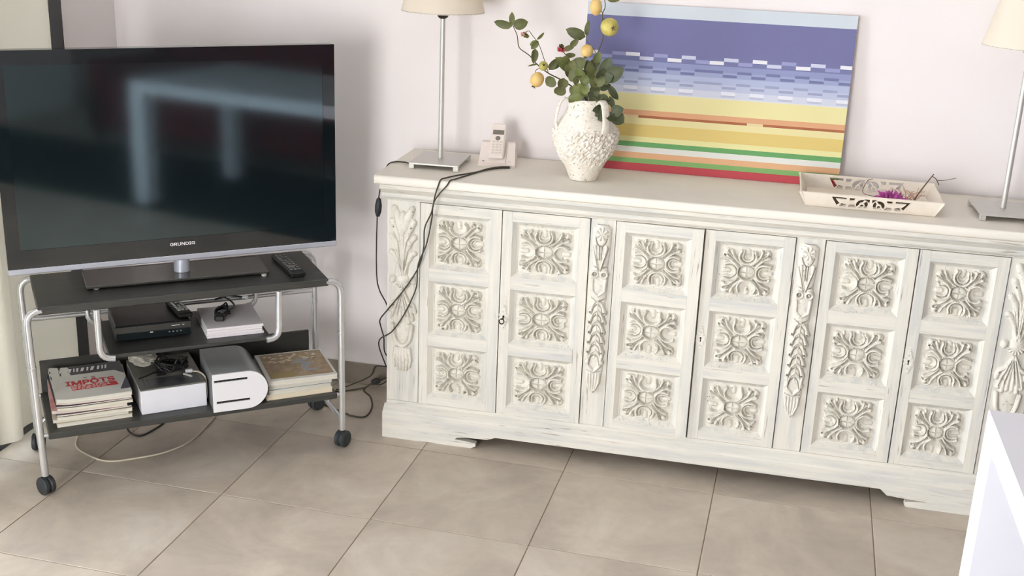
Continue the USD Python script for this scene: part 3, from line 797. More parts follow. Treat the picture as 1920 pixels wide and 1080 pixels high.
def fruit(c, r, axis=(0.1, -.4, -1), sq=1.08):
    ax = np.asarray(axis, float); ax /= np.linalg.norm(ax)
    me = lathe([(0, -1), (.25, -.985), (.55, -.86), (.84, -.55), (.98, -.12), (.95, .3), (.76, .68), (.45, .9), (.16, .985), (.05, .96), (0, .95)], 26)
    vv = np.array(me.vertices)*r; vv[:, 2] *= sq
    me = trimesh.Trimesh(vv, me.faces, process=False)
    me.apply_transform(trimesh.geometry.align_vectors((0, 0, 1), ax)); me.apply_translation(c)
    cal = []
    for k in range(5):
        a = k*2*PI/5
        e1_ = np.cross(ax, (1, .3, .2)); e1_ /= np.linalg.norm(e1_); e2_ = np.cross(ax, e1_)
        b = c+ax*r*sq*.93; out_ = e1_*math.cos(a)+e2_*math.sin(a)
        cal.append(tube([b, b+ax*r*.12+out_*r*.16, b+ax*r*.28+out_*r*.34], [.0014, .0016, .0004], 5))
    return me, cat_(*cal)

def branch(label, stem, twigs, leaves, fruits, flowers=(), mouth_y=.148):
    b = thing('fruit_branch', label, 'branch', tuple(stem[-1]))
    o_ = np.asarray(stem[-1])
    s = [tube(curve(np.asarray(stem)-o_, 5), np.linspace(.0013, .0026, (len(stem)-1)*5+1), 7)]
    obj('stem', s[0], STEM, b, smooth=True)
    for tw_ in twigs:
        obj('twig', tube(curve(np.asarray(tw_)-o_, 4), .0011, 6), STEM, b, smooth=True)
    for base, tip, wd_, m_, fo, tw in leaves:
        obj('leaf', leaf(np.asarray(base)-o_, np.asarray(tip)-o_, wd_, fo, tw), m_, b, smooth=True)
    for c, r, m_, ax, sq in fruits:
        me, cal = fruit(np.asarray(c)-o_, r, ax, sq)
        f_ = obj('fruit', me, m_, b, smooth=True)
        obj('calyx', cal, STEM, f_)
    for c, r, m_ in flowers:
        ps = []
        for k in range(9):
            a = k*2.4; el = .5+.9*(k/9)
            d = np.array((math.cos(a)*math.cos(el), math.sin(a)*math.cos(el), math.sin(el)))
            ps.append(leaf(np.asarray(c)-o_, np.asarray(c)-o_+d*r*1.3, r*.9, .3, .3*k))
        obj('blossom', cat_(*ps), m_, b, smooth=True)
    return b

K = .0003885
def LV(bx, by, tx, ty, wpx, m_=LEAF, y=.13, fo=.25, tw=None, dy=None):
    tw = rng.uniform(-.5, .5) if tw is None else tw
    dy = rng.uniform(-.02, .012) if dy is None else dy
    return (pl3(bx, by, y), pl3(tx, ty, y+dy), wpx*K, m_, fo, tw)
mouth = np.array((.634, .15, 1.12))
# branch reaching left
st1 = [pl3(215, 205, .10), pl3(250, 290, .10), pl3(265, 385, .10), pl3(345, 455, .11), pl3(410, 530, .11), pl3(500, 605, .115), pl3(600, 660, .12), pl3(740, 760, .135), pl3(810, 860, .145), mouth+(-.006, 0, 0)]
lv1 = [LV(212, 205, 62, 178, 62, y=.10, tw=.5), LV(214, 200, 198, 100, 44, y=.10, tw=.4), LV(218, 205, 328, 178, 78, y=.10, tw=-.2),
       LV(400, 395, 395, 505, 52, y=.10, tw=.2), LV(430, 340, 350, 362, 40, LEAFL, y=.10), LV(415, 320, 470, 270, 22, y=.10), LV(425, 330, 375, 395, 44, LEAFL, y=.10), LV(420, 525, 348, 535, 14, y=.105),
       LV(510, 575, 575, 490, 52, y=.11), LV(560, 640, 500, 700, 88, y=.10, tw=.1), LV(640, 640, 620, 730, 80, y=.10, tw=.2), LV(650, 720, 560, 775, 84, y=.105), LV(520, 570, 610, 520, 40, y=.11),
       LV(700, 590, 590, 470, 84, LEAFL, y=.105), LV(690, 600, 720, 500, 96, LEAF, y=.10), LV(700, 640, 660, 560, 80, y=.11),
       LV(740, 740, 680, 770, 70, LEAFL, y=.11), LV(760, 760, 720, 850, 70, LEAFL, y=.105), LV(800, 850, 725, 915, 52, LEAF, y=.105)]
branch('slender fruiting branch arching out to the left of the vase, orange fruit hanging', st1,
       [[pl3(500, 600, .115), pl3(470, 480, .105), pl3(430, 360, .10), pl3(380, 285, .095), pl3(345, 245, .095), pl3(310, 285, .095)], [pl3(440, 560, .11), pl3(405, 575, .105), pl3(400, 600, .10)]], lv1,
       [(pl3(415, 655, .10), .0225, FRUIT, (-.35, -.35, -.85), 1.08), (pl3(468, 540, .10), .0155, FRUITG, (.2, -.8, .3), 1.0)], [(pl3(305, 290, .095), .011, TWIGP), (pl3(325, 300, .093), .009, LEAFL)])
# short middle branch with the red blossom
st2 = [pl3(640, 420, .09), pl3(680, 480, .095), pl3(720, 560, .105), pl3(780, 680, .12), pl3(815, 800, .14), mouth+(.002, -.014, 0)]
lv2 = [LV(760, 780, 690, 830, 66, y=.10), LV(770, 660, 730, 650, 70, y=.09), LV(690, 500, 640, 470, 60, LEAFL, y=.09), LV(640, 408, 722, 372, 40, y=.09, tw=.2), LV(700, 372, 762, 316, 44, y=.09, tw=-.2), LV(700, 470, 690, 430, 70, y=.09), LV(720, 560, 810, 480, 92, y=.09, tw=.1), LV(760, 640, 690, 590, 90, y=.09),
       LV(800, 650, 760, 560, 70, LEAFL, y=.095), LV(790, 690, 850, 620, 70, LEAFL, y=.09), LV(800, 740, 730, 700, 80, LEAFL, y=.09), LV(800, 760, 850, 700, 60, LEAFL, y=.085), LV(805, 790, 700, 800, 64, LEAFL, y=.09), LV(790, 720, 830, 790, 60, LEAFL, y=.085),
       LV(810, 640, 790, 570, 60, y=.09), LV(850, 830, 960, 790, 62, y=.10), LV(860, 700, 960, 700, 90, y=.10), LV(870, 850, 990, 850, 60, y=.10)]
branch('short leafy branch in the middle of the vase with a small red blossom', st2, [], lv2, [], [(pl3(617, 415, .09), .013, FLOWER), (pl3(620, 380, .088), .008, LEAF)])
# tall upright branch with yellow fruit
st3 = [pl3(955, -40, .12), pl3(965, 60, .12), pl3(946, 120, .115), pl3(955, 240, .11), pl3(950, 330, .11), pl3(915, 430, .115), pl3(900, 540, .12), pl3(880, 680, .135), pl3(850, 820, .15), mouth+(.006, .006, 0)]
lv3 = [LV(870, 770, 930, 700, 76, LEAFD, y=.10), LV(860, 800, 900, 850, 66, LEAFD, y=.09), LV(812, 302, 668, 242, 78, y=.11, tw=.3), LV(820, 300, 828, 175, 40, y=.115, tw=.6), LV(985, 5, 1075, 8, 30, y=.115), LV(900, 520, 930, 430, 60, y=.11), LV(870, 560, 920, 480, 70, y=.105), LV(860, 600, 830, 500, 72, y=.105), LV(880, 640, 860, 540, 84, y=.10),
       LV(890, 660, 950, 560, 70, y=.10), LV(900, 720, 900, 610, 100, y=.09), LV(900, 700, 980, 620, 80, y=.095)]
branch('tall upright fruit branch in front of the blue canvas, yellow-green fruit near its tip', st3,
       [[pl3(905, 450, .115), pl3(870, 390, .11), pl3(830, 350, .11), pl3(820, 300, .11)], [pl3(950, 150, .115), pl3(985, 175, .11)], [pl3(946, 110, .115), pl3(930, 80, .115)]], lv3,
       [(pl3(1010, 220, .10), .029, FRUITG, (.5, -.8, .0), .95), (pl3(895, 60, .11), .0195, FRUIT, (0, -.3, 1), 1.35), (pl3(828, 415, .10), .0205, FRUIT, (-.1, -.5, -.9), 1.0)])
# drooping right branch
st4 = [pl3(1075, 930, .10), pl3(1020, 860, .10), pl3(960, 800, .11), pl3(900, 790, .13), pl3(860, 840, .145), mouth+(.012, -.004, 0)]
lv4 = [LV(900, 800, 850, 760, 70, LEAFD, y=.10), LV(1000, 920, 960, 960, 80, LEAFD, y=.09), LV(1060, 930, 1090, 980, 84, LEAFD, y=.085), LV(960, 640, 1010, 480, 92, LEAFD, y=.10, tw=.2), LV(980, 650, 1122, 560, 110, LEAFD, y=.095, tw=.1), LV(960, 660, 1040, 620, 90, LEAFD, y=.10), LV(950, 640, 960, 570, 90, LEAFD, y=.10), LV(1010, 700, 1078, 825, 52, LEAFD, y=.105), LV(1020, 790, 1060, 900, 40, LEAFD, y=.10), LV(930, 780, 1000, 870, 80, LEAFD, y=.10),
       LV(1000, 900, 885, 930, 84, LEAFD, y=.09), LV(1010, 930, 940, 985, 70, LEAFD, y=.09), LV(1040, 930, 1130, 890, 84, LEAFD, y=.09, tw=.1), LV(1040, 940, 1140, 1005, 100, LEAFD, y=.088, tw=.1), LV(1000, 920, 1050, 985, 70, LEAFD, y=.09), LV(960, 880, 900, 905, 60, LEAFD, y=.095), LV(930, 730, 1020, 700, 60, LEAFD, y=.10)]
branch('drooping dark leafy branch over the right shoulder of the vase', st4, [[pl3(900, 790, .13), pl3(940, 720, .11), pl3(965, 650, .10), pl3(985, 570, .10)], [pl3(960, 690, .11), pl3(1000, 700, .105), pl3(1060, 800, .105)]], lv4, [])

# ------------------------------------------------------------------ openwork tray with dried flowers
tr = thing('tray', 'white openwork wooden tray with flaring sides near the right end of the sideboard', 'tray', (1.352, .046, .9525), 0)
TW, TD, TH, FL = .385, .235, .052, .024
FRETSHADE = mat('fret_shade_brown', lin(72, 58, 44), .6)  # colour of the added strip that puts shade in the front cutouts
obj('tray_floor', cbox(.004, TW-.004, .004, TD-.004, .001, .007, .001), TRAYM, tr)
def cutouts(Lw):
    """scrollwork openings in a panel Lw wide, TH high (u along, v up)"""
    cs = []
    def add(g_): cs.append(g_)
    c = Lw/2
    y0, y1 = .012, .040
    for s in (-1, 1):
        f_ = lambda x: c+s*x
        def poly(pts): return Polygon([(f_(a), b) for a, b in pts]).buffer(0)
        add(poly([(.104, y1), (.064, y1), (.064, y1-.006), (.092, y1-.006), (.080, .020), (.088, .014)]))        # corner wedge
        add(poly([(.082, .012), (.064, .012), (.064, .019), (.076, .022)]))
        add(poly([(.056, y1), (.040, y1), (.044, y1-.008), (.056, y1-.008)]))
        add(poly([(.056, .012), (.036, .012), (.042, .020), (.056, .019)]))
        ring = Point(f_(.022), .022).buffer(.0155).difference(Point(f_(.022), .020).buffer(.0075)).difference(sbox(f_(.022)-.02, 0, f_(.022)+.02, .012))
        add(ring.difference(LineString([(f_(.008), .040), (f_(.036), .010)]).buffer(.0018)))
        add(Point(f_(.022), .018).buffer(.0045))
        add(poly([(.001+.002, y1), (.020, y1), (.012, y1-.006), (.003, .028)]))
    return affinity.scale(unary_union(cs), 1.13, 1.24, origin=(c, .0255))
def side_panel(Lw, holes=True):
    P = Polygon([(0, 0), (Lw, 0), (Lw+FL, TH), (-FL, TH)])
    if holes: P = P.difference(cutouts(Lw))
    return extr(P, .005)
lean_ = math.degrees(math.atan2(FL, TH))
def put(me, deg, x_, y_):
    me = rot(me, 90, (1, 0, 0))                 # panel upright, facing -y
    me = rot(me, lean_, (1, 0, 0))              # flare outwards
    return mv(rot(me, deg), x_, y_)
obj('side_panel', put(side_panel(TW), 0, 0, .005), TRAYM, tr, smooth=False)
obj('side_panel', put(side_panel(TW), 180, TW, TD-.005), TRAYM, tr, smooth=False)
obj('fret_backing', put(mv(extr(Polygon([(.05, .010), (TW-.05, .010), (TW-.04, .043), (.04, .043)]), .0012), 0, 0, -.004), 0, 0, .005), FRETSHADE, tr, smooth=False, label='dark strip added as shade behind the front fretwork')
obj('end_panel', put(side_panel(TD, False), 90, TW-.005, 0), TRAYM, tr, smooth=False)
obj('end_panel', put(side_panel(TD, False), -90, .005, TD), TRAYM, tr, smooth=False)

fx, fy, fz = 1.352, .046, .9568
df = thing('dried_flower', 'bright pink dried flower head lying in the openwork tray', 'dried flower', (fx+.262, fy+.115, fz))
ps = []
for k in range(70):
    a = rng.uniform(0, 2*PI); el = rng.uniform(.05, 1.35); L = rng.uniform(.018, .034)
    c0 = np.array((rng.uniform(-.022, .022), rng.uniform(-.012, .012), .008))
    d = np.array((math.cos(a)*math.cos(el)*1.3, math.sin(a)*math.cos(el), math.sin(el)))
    ps.append(leaf(c0, c0+d*L, .007, .3, rng.uniform(-1, 1)))
obj('petals', cat_(*ps), FLOWP, df, smooth=True)
obj('flower_stalk', tube(curve([(-.012, 0, .008), (-.05, .01, .012), (-.085, .02, .02), (-.075, .03, .055), (-.06, .03, .064)], 6), .0011, 5), TWIG, df)
d2 = thing('dried_stalk_bunch', 'peach coloured dry stalks lying in the tray beside the pink flower', 'dried flower', (fx+.325, fy+.13, fz))
ps = []
for k in range(26):
    a = rng.uniform(-.5, 3.6); L = rng.uniform(.03, .055); h0 = rng.uniform(.02, .05)
    b0 = np.array((rng.uniform(-.025, .02), rng.uniform(-.03, .03), .002))
    ps.append(tube(curve([b0, b0+(math.cos(a)*L*.4, math.sin(a)*L*.3, h0*.7), b0+(math.cos(a)*L*.8, math.sin(a)*L*.5, h0)], 4), .0008, 4))
obj('stalks', cat_(*ps), TWIGP, d2)
tg = thing('dry_twig', 'thin brown twig sticking out over the right end of the tray', 'twig', (fx+.335, fy+.11, fz))
obj('twig', tube(curve([(-.01, -.01, .004), (.012, .0, .045), (.035, .01, .082), (.046, .012, .1)], 5), np.linspace(.0022, .0016, 16), 6), TWIG, tg)
obj('side_twig', tube(curve([(.043, .011, .092), (.055, .014, .084), (.066, .016, .066)], 5), .0016, 6), TWIG, tg)
obj('side_twig', tube(curve([(.058, .0145, .08), (.085, .02, .082), (.115, .025, .090)], 5), .0009, 5), TWIG, tg)
for k, (sx, sy) in enumerate(((.022, .045), (.038, .04))):
    tag(obj('pebble', mv(trimesh.creation.icosphere(2, .006+.002*k).apply_scale((1.2, 1, .7)), fx+sx, fy+sy, fz+.0049+.0012*k), TWIG), ('tiny dark dried seed in the left end of the tray, leftmost', 'tiny dark dried seed in the left end of the tray, right of the other')[k], 'seed', 'seeds in the tray')

# ------------------------------------------------------------------ television stand
A = math.radians(37.371)
e1 = np.array((math.cos(A), math.sin(A), 0)); e2 = np.array((-math.sin(A), math.cos(A), 0)); SO = np.array((-.862, -.718, 0))
def SW(s, t, z): return SO+s*e1+t*e2+np.array((0, 0, z))
sd = thing('television_stand', 'black three-shelf television stand with steel tube legs on castors', 'television stand', SO, math.degrees(A))
obj('top_shelf', cbox(.012, .906, -.004, .335, .592, .6165, .003), BLACKW, sd)
obj('middle_shelf', cbox(.205, .712, .004, .330, .424, .436, .003), BLACKW, sd)
obj('bottom_shelf', cbox(.010, .930, -.004, .333, .184, .205, .003), BLACKW, sd)
obj('back_board', cbox(.016, .924, .326, .336, .205, .318, .002), BLACKW, sd)
def bend(pts, r, n=6):
    """round the corners of a polyline"""
    P = [np.asarray(p, float) for p in pts]; out = [P[0]]
    for i in range(1, len(P)-1):
        a, b, c = P[i-1:i+2]
        u, w_ = (a-b)/np.linalg.norm(a-b), (c-b)/np.linalg.norm(c-b)
        p0, p1 = b+u*r, b+w_*r
        for t in np.linspace(0, 1, n): out.append((1-t)**2*p0+2*t*(1-t)*b+t*t*p1)
    out.append(P[-1])
    return np.array(out)
for t in (.006, .334):
    obj('leg', tube(bend([(-.010, t, .062), (-.021, t, .604), (.018, t, .604)], .045), .0112, 14), CHROME, sd, smooth=60)
    obj('leg', tube(bend([(.950, t, .062), (.948, t, .604), (.898, t, .604)], .045), .0112, 14), CHROME, sd, smooth=60)
    for s in (-.0176, .949):
        obj('leg_sleeve', cyl(.0128, .418, .428, 16, s, t), CHROME, sd)
    obj('hanger', tube(bend([(.178, t-.012 if t < .1 else t, .594), (.180, t-.012 if t < .1 else t, .432), (.222, t-.012 if t < .1 else t, .430)], .035), .0105, 12), CHROME, sd, smooth=60)
    obj('hanger', tube(bend([(.738, t-.012 if t < .1 else t, .594), (.736, t-.012 if t < .1 else t, .432), (.694, t-.012 if t < .1 else t, .430)], .035), .0105, 12), CHROME, sd, smooth=60)
for s in (-.010, .950):
    obj('side_rail', tube([(s, .006, .092), (s, .17, .092), (s, .334, .092)], .009, 10), CHROME, sd, smooth=60)
    obj('shelf_bracket', tube([(s, .17, .092), (s*.99, .17, .16), (.02 if s < .1 else .92, .17, .188)], .006, 8), CHROME, sd, smooth=60)
    obj('shelf_bracket', tube([(s, .006, .196), (s*.5+.01 if s < .1 else .935, .006, .196), (.02 if s < .1 else .92, .006, .196)], .006, 8), CHROME, sd, smooth=60)
    obj('shelf_bracket', tube([(s, .334, .196), (s*.5+.01 if s < .1 else .935, .334, .196), (.02 if s < .1 else .92, .328, .196)], .006, 8), CHROME, sd, smooth=60)
obj('back_rail', tube([(-.018, .334, .466), (.45, .334, .466), (.949, .334, .466)], .0085, 10), CHROME, sd, smooth=60)
def castor(s, t, deg):
    R_ = .029
    ms = []
    for k in (-1, 1):
        w_ = lathe([(0, -.008), (R_*.55, -.0085), (R_*.62, -.007), (R_-.003, -.008), (R_, -.005), (R_, .005), (R_-.003, .008), (R_*.62, .007), (R_*.55, .0085), (0, .008)], 26)
        ms.append(mv(rot(w_, 90, (1, 0, 0)), 0, k*.0105, R_))
    hood = cat_(rot(mv(lathe([(0, -.003), (R_*.8, -.003), (R_*.8, .003), (0, .003)], 20), 0, 0, 0), 90, (1, 0, 0)).apply_translation((0, 0, R_)), cbox(-.008, .008, -.009, .009, R_, R_*2+.004, .002))
    for m_ in ms+[hood]:
        rot(m_, deg); mv(m_, s, t, 0)
    p = obj('castor', hood, RUBBER, sd)
    for m_ in ms: obj('castor_wheel', m_, RUBBER, p, smooth=40)
    obj('castor_stem', cyl(.0055, .055, .082, 12, s, t), STEEL, p)
castor(-.010, .006, -62); castor(.950, .006, 40); castor(-.010, .334, 75); castor(.950, .334, 20)

# ------------------------------------------------------------------ television
tv = thing('television', 'large flat screen television with glossy black frame on the wheeled stand', 'television', SW(.4635, .170, .6167), math.degrees(A)+.9)
TW2, TZ0, TZ1 = 1.034/2, .061, .738
obj('housing', cat_(cbox(-TW2, TW2, -.014, .028, TZ0, TZ1, .003), cbox(-.42, .42, .026, .07, TZ0+.10, TZ1-.08, .02)), BLACKG, tv)
fr = sbox(-TW2, TZ0+.017, TW2, TZ1).difference(sbox(-TW2+.040, TZ0+.075, TW2-.040, TZ1-.044))
obj('bezel', xz_extrude(fr, -.0165, -.0135), BLACKG, tv, smooth=False)
obj('screen', cbox(-TW2+.039, TW2-.039, -.0148, -.0138, TZ0+.074, TZ1-.043, .0003), SCREEN, tv, smooth=False)
obj('trim_strip', cbox(-TW2-.001, TW2+.001, -.019, .02, TZ0-.001, TZ0+.0175, .003), ALU, tv)
tx = meshkit.text_mesh('GRUNDIG', .0098, .0006, bold=True)
wv = tx.bounds[1][0]
v = np.array(tx.vertices); v[:, 0] = (v[:, 0]-wv/2)*1.25+.005
obj('brand_lettering', trimesh.Trimesh(np.stack([v[:, 0], -.0165-v[:, 2], v[:, 1]+TZ0+.049], 1), tx.faces, process=False), PAPERW, tv, smooth=False, label='small white maker lettering')
obj('neck', cyl(.0255, .016, .066, 28, .004, .01), ALU, tv, smooth=40)
gp = rot(cbox(-.285, .285, -.075, .095, .0065, .0155, .002), -2.2)
obj('stand_plate', mv(gp, -.014, .005), GLASSB, tv)
for x_, y_ in ((-.27, -.042), (.25, -.083), (-.255, .105), (.262, .062)):
    obj('plate_foot', cyl(.009, 0, .0075, 14, x_, y_), STEEL, tv)

# ------------------------------------------------------------------ things on the stand
def on_stand(name, label, cat, s, t, z, deg=0, group=None):
    return thing(name, label, cat, SW(s, t, z), math.degrees(A)+deg, group)

def remote(p, L, W2, T, light):
    obj('shell', cbox(-W2, W2, -L/2, L/2, 0, T, .004), BLACKP, p, smooth=False)
    nr = 9 if L > .19 else 7
    for r_ in range(nr):
        for c_ in range(3):
            y_ = L/2-.022-r_*(L-.04)/nr
            if (r_, c_) in ((2, 1),): continue
            obj('button', cbox(-W2*.68+c_*W2*.55, -W2*.68+c_*W2*.55+W2*.36, y_-.004, y_+.004, T-.001, T+.002, .0008), light, p, smooth=False)
    obj('direction_pad', mv(lathe([(0, T-.001), (W2*.42, T-.001), (W2*.42, T+.002), (0, T+.0022)], 16), 0, -L*.18, 0), light, p)
GREYB = mat('grey_buttons', lin(122, 122, 120), .5)
WHITEB = mat('white_buttons', lin(196, 196, 190), .5)
p = on_stand('remote_control', 'long black remote control lying on the top shelf right of the television foot', 'remote control', .810, .150, .6167, 3)
remote(p, .225, .0245, .018, GREYB)

p = on_stand('receiver_box', 'black set-top receiver on the middle shelf under the television', 'receiver', .357, .215, .4362, -1)
obj('case', cbox(-.118, .118, -.118, .10, .006, .056, .004), BLACKP, p)
obj('front_panel', cbox(-.117, .117, -.1215, -.1175, .008, .054, .0015), BLACKG, p, smooth=False)
obj('power_light', cbox(-.012, -.002, -.1228, -.121, .026, .030, .0005), WHITEB, p)
for k in range(4): obj('front_button', cbox(.046+k*.012, .051+k*.012, -.1226, -.121, .021, .025, .0005), GREYB, p)
obj('front_mark', cbox(.056, .082, -.1224, -.121, .042, .0445, .0004), WHITEB, p)
obj('front_mark', cbox(.090, .096, -.1224, -.121, .042, .0445, .0004), WHITEB, p)
for x_ in (-.1, .1):
    for y_ in (-.09, .08): obj('foot', cyl(.009, 0, .007, 12, x_, y_), RUBBER, p)
p = on_stand('remote_control', 'short black remote control with bright white buttons lying on the receiver', 'remote control', .452, .190, .4925, 7)
remote(p, .150, .0235, .016, WHITEB)

p = on_stand('paper_stack', 'thick stack of white paper on the middle shelf right of the receiver', 'paper stack', .608, .150, .4362, -2)
def wavy_slab(x0, x1, y0, y1, z0, th_, fn, n_=8):
    xs, ys = np.linspace(x0, x1, n_), np.linspace(y0, y1, n_)
    X_, Y_ = np.meshgrid(xs, ys)
    B = fn(X_, Y_)+z0
    V = np.vstack([np.stack([X_, Y_, B], -1).reshape(-1, 3), np.stack([X_, Y_, B+th_], -1).reshape(-1, 3)])
    F = []
    for a in range(n_-1):
        for b in range(n_-1):
            q = [a*n_+b, a*n_+b+1, (a+1)*n_+b+1, (a+1)*n_+b]
            F += [[q[2], q[1], q[0]], [q[3], q[2], q[0]]]
            q = [i+n_*n_ for i in q]; F += [q[:3], [q[0], q[2], q[3]]]
    ring = [(0, b) for b in range(n_)]+[(a, n_-1) for a in range(1, n_)]+[(n_-1, b) for b in range(n_-2, -1, -1)]+[(a, 0) for a in range(n_-2, 0, -1)]
    for k in range(len(ring)):
        i, j = ring[k][0]*n_+ring[k][1], ring[(k+1) % len(ring)][0]*n_+ring[(k+1) % len(ring)][1]
        F += [[i, j, j+n_*n_], [i, j+n_*n_, i+n_*n_]]
    return trimesh.Trimesh(V, F, process=False)
for k in range(4):
    obj('paper_bundle', rot(cbox(-.092+.002*(k % 2), .092-.003*(k % 3), -.105, .105, .0085*k, .0085*(k+1)-.0004, .001), (.5, -1, 1.2, 0)[k]), PAPERW, p, smooth=False)
def coil(c, R1, R2, turns, r, seed, squash=.35, n_=26):
    g_ = np.random.default_rng(seed)
    pts = []
    for k in range(int(turns*10)):
        a = k*2*PI/10
        rr_ = 1+g_.uniform(-.18, .18)
        pts.append((c[0]+R1*rr_*math.cos(a), c[1]+R2*rr_*math.sin(a), c[2]+r+abs(g_.normal(0, squash))*.018+.0018*(k/10)))
    return pts
cb = coil((0, 0, 0), .020, .048, 5, .003, 4)
p = on_stand('cable_bundle', 'black coiled cable lying on the white paper stack', 'cable', .588, .165, .4705, -20)
obj('cable', tube(curve(cb+[(.03, .07, .006), (.0, .11, .02), (-.05, .12, .03)], 4), .003, 6), CABLEB, p, smooth=True)
obj('plug', cbox(-.016, .016, -.070, -.040, .001, .022, .004), BLACKP, p)
obj('cable_tie', tube([(-.026, .0, .012), (0, 0, .034), (.026, 0, .012)], .0025, 6), BLACKP, p)
p = on_stand('connector_cable', 'black cable with a shiny connector tip at the back corner of the paper stack', 'cable', .690, .262, .4365, 0)
obj('cable', tube(curve([(-.10, .035, .044), (-.06, .045, .050), (-.03, .038, .048), (-.008, .02, .048)], 6), .0035, 8), CABLEB, p, smooth=True)
obj('connector', rot(cyl(.007, -.012, .012, 14), 80, (1, 0, .4)).apply_translation((-.002, .012, .048)), CHROME, p)

# magazines: each one a slightly sagging slab
mags = [(.012, COVERC, .002), (.010, PAPER, -.004), (.011, COVERC, .004), (.006, COVERG, .0), (.011, COVERP, -.005), (.009, COVERC, .003), (.005, COVERN, -.002), (.010, COVERP, .004), (.012, COVERW, 0)]
mlab = ['bottom magazine of the pile under the tax issue on the lower shelf', 'second magazine from the bottom of the pile on the lower shelf', 'third magazine from the bottom of the pile, cream cover',
        'thin dark grey magazine, fourth from the bottom of the pile', 'magazine with a pink cover in the middle of the pile', 'cream magazine, fourth from the top of the pile', 'thin navy magazine, third from the top of the pile', 'pink covered magazine directly below the topmost one']
z = .2053
for k, (th_, cm, dx) in enumerate(mags):
    top = k == len(mags)-1
    lab = 'topmost magazine of the pile, white cover with IMPÔTS in red letters' if top else mlab[k]
    p = on_stand('magazine', lab, 'magazine', .148+dx+.0015*k*(.5 if k > 4 else 0), .165+.004*math.sin(k*2.1), z, (1.2, -1, .6, 2.0, -1.5, .8, 1.5, -1.2, 1.0)[k], group='magazines on the lower shelf')
    sag = .004*k/8
    fn = lambda X_, Y_: sag*(1.6*np.clip((-.06-X_)/.06, 0, 1)**2*1.2+1.1*np.clip((Y_-.05)/.085, 0, 1)**2)
    obj('pages', wavy_slab(-.112, .112, -.130, .130, .0006, th_-.0014, fn), PAPER, p, smooth=30)
    obj('cover', wavy_slab(-.1135, .1130, -.1315, .131, th_-.0008, .0007, fn), cm, p, smooth=30)
    obj('back_cover', wavy_slab(-.1135, .1130, -.1315, .131, .0, .0006, fn), cm, p, smooth=30)
    if top:
        def prn(poly, m_, nm, h_=0, lab=None):
            e = extr(poly, .00025)
            e = e.subdivide_to_size(.02) if True else e
            v = np.array(e.vertices); v[:, 2] += fn(v[:, 0], v[:, 1])+th_-.0001+.0002*h_
            return obj(nm, trimesh.Trimesh(v, e.faces, process=False), m_, p, smooth=False, label=lab)
        prn(sbox(-.113, .066, .1125, .130), COVERG, 'title_band')
        prn(Polygon([(-.113, .066), (-.113, .03), (-.09, .066)]), COVERN, 'corner_print')
        prn(Polygon([(.1125, .066), (.085, .066), (.1125, .03)]), COVERN, 'corner_print')
        prn(Polygon([(.1125, -.10), (.1125, .0), (.082, -.10)]), COVERN, 'corner_print')
        for txt, hh, x0_, y0_, m_, nm in (('IMPÔTS', .034, -.074, -.023, COVERR, 'headline'), ('ce qui va changer', .0085, -.066, -.040, COVERR, 'headline_line'), ('ce que vous paierez', .0085, -.068, -.056, COVERR, 'headline_line')):
            if nm == 'headline_line': continue
            tm = meshkit.text_mesh(txt, hh, .0003, bold=True)
            sc = .150/tm.bounds[1][0] if hh > .02 else .13/tm.bounds[1][0]
            tm = cat_(*[mv(tm.copy(), a_, 0, c_) for a_, c_ in ((-.0009, 0), (.0009, .00025))])
            v = np.array(tm.vertices); v[:, 0] = v[:, 0]*sc+x0_; v[:, 1] += y0_; v[:, 2] += fn(v[:, 0], v[:, 1])+th_+.0003
            obj(nm, trimesh.Trimesh(v, tm.faces, process=False), m_, p, smooth=False, label='red letters')
        prn(Polygon([(-.07, -.028), (.078, -.028), (.082, -.060), (-.066, -.064)]), COVERR, 'red_panel')
        ln = []
        for r_ in range(3):
            x_ = -.058
            while x_ < .05:
                w_ = rng.uniform(.006, .016)
                ln.append(sbox(x_, -.038-r_*.0095, x_+w_, -.0335-r_*.0095)); x_ += w_+.004
        prn(unary_union(ln), COVERW, 'small_print', 1)
        ln = []; x_ = -.085
        for w_ in (.02, .012, .016, .009, .014, .02, .012, .022, .016, .010, .012):
            ln.append(Polygon([(x_, .088), (x_+w_*.4, .088), (x_+w_*.8, .114), (x_+w_*.3, .114)])); x_ += w_*.95
        prn(unary_union(ln), PAPERW, 'title_marks', 1)
        prn(unary_union([sbox(-.016, .030, -.004, .034), sbox(.008, .030, .02, .034)]), COVERG, 'small_mark', 1)
    z += th_+.0006

# carton with a printed lid, cables on it
p = on_stand('carton', 'flat white carton with a grey printed lid on the lower shelf, cables lying on it', 'box', .395, .185, .2053, 1.5)
obj('box_body', cbox(-.104, .104, -.145, .130, 0, .082, .002), BOXSIDE, p, smooth=False)
obj('printed_lid', cbox(-.1045, .1045, -.1455, .1305, .082, .0865, .001), BOXTOP, p, smooth=False)
obj('lid_stripe', cbox(-.085, -.080, -.144, -.02, .0864, .0869, .0001), COVERG, p, smooth=False)
obj('lid_print', cbox(-.076, .09, -.14, -.06, .0864, .0869, .0001), COVERG, p, smooth=False)
p = on_stand('cable_bundle', 'tangled black cable coil lying on the grey lid of the carton', 'cable', .415, .175, .2921, 10)
obj('cable', tube(curve([(-.12, -.03, .004), (-.09, -.022, .006), (-.05, -.01, .01)]+coil((0, 0, 0), .048, .040, 6, .003, 8, .9), 4), .003, 6), CABLEB, p, smooth=True)
obj('cable_plug', cbox(-.062, -.03, -.035, -.02, .001, .013, .003), BLACKP, p)
obj('cable_jack', tube([(.02, -.06, .004), (.03, -.08, .004), (.036, -.092, .004)], .004, 8), STEEL, p)
p = on_stand('plastic_bag', 'small crumpled pale plastic bag on the back left corner of the carton lid', 'bag', .336, .254, .2921, 20)
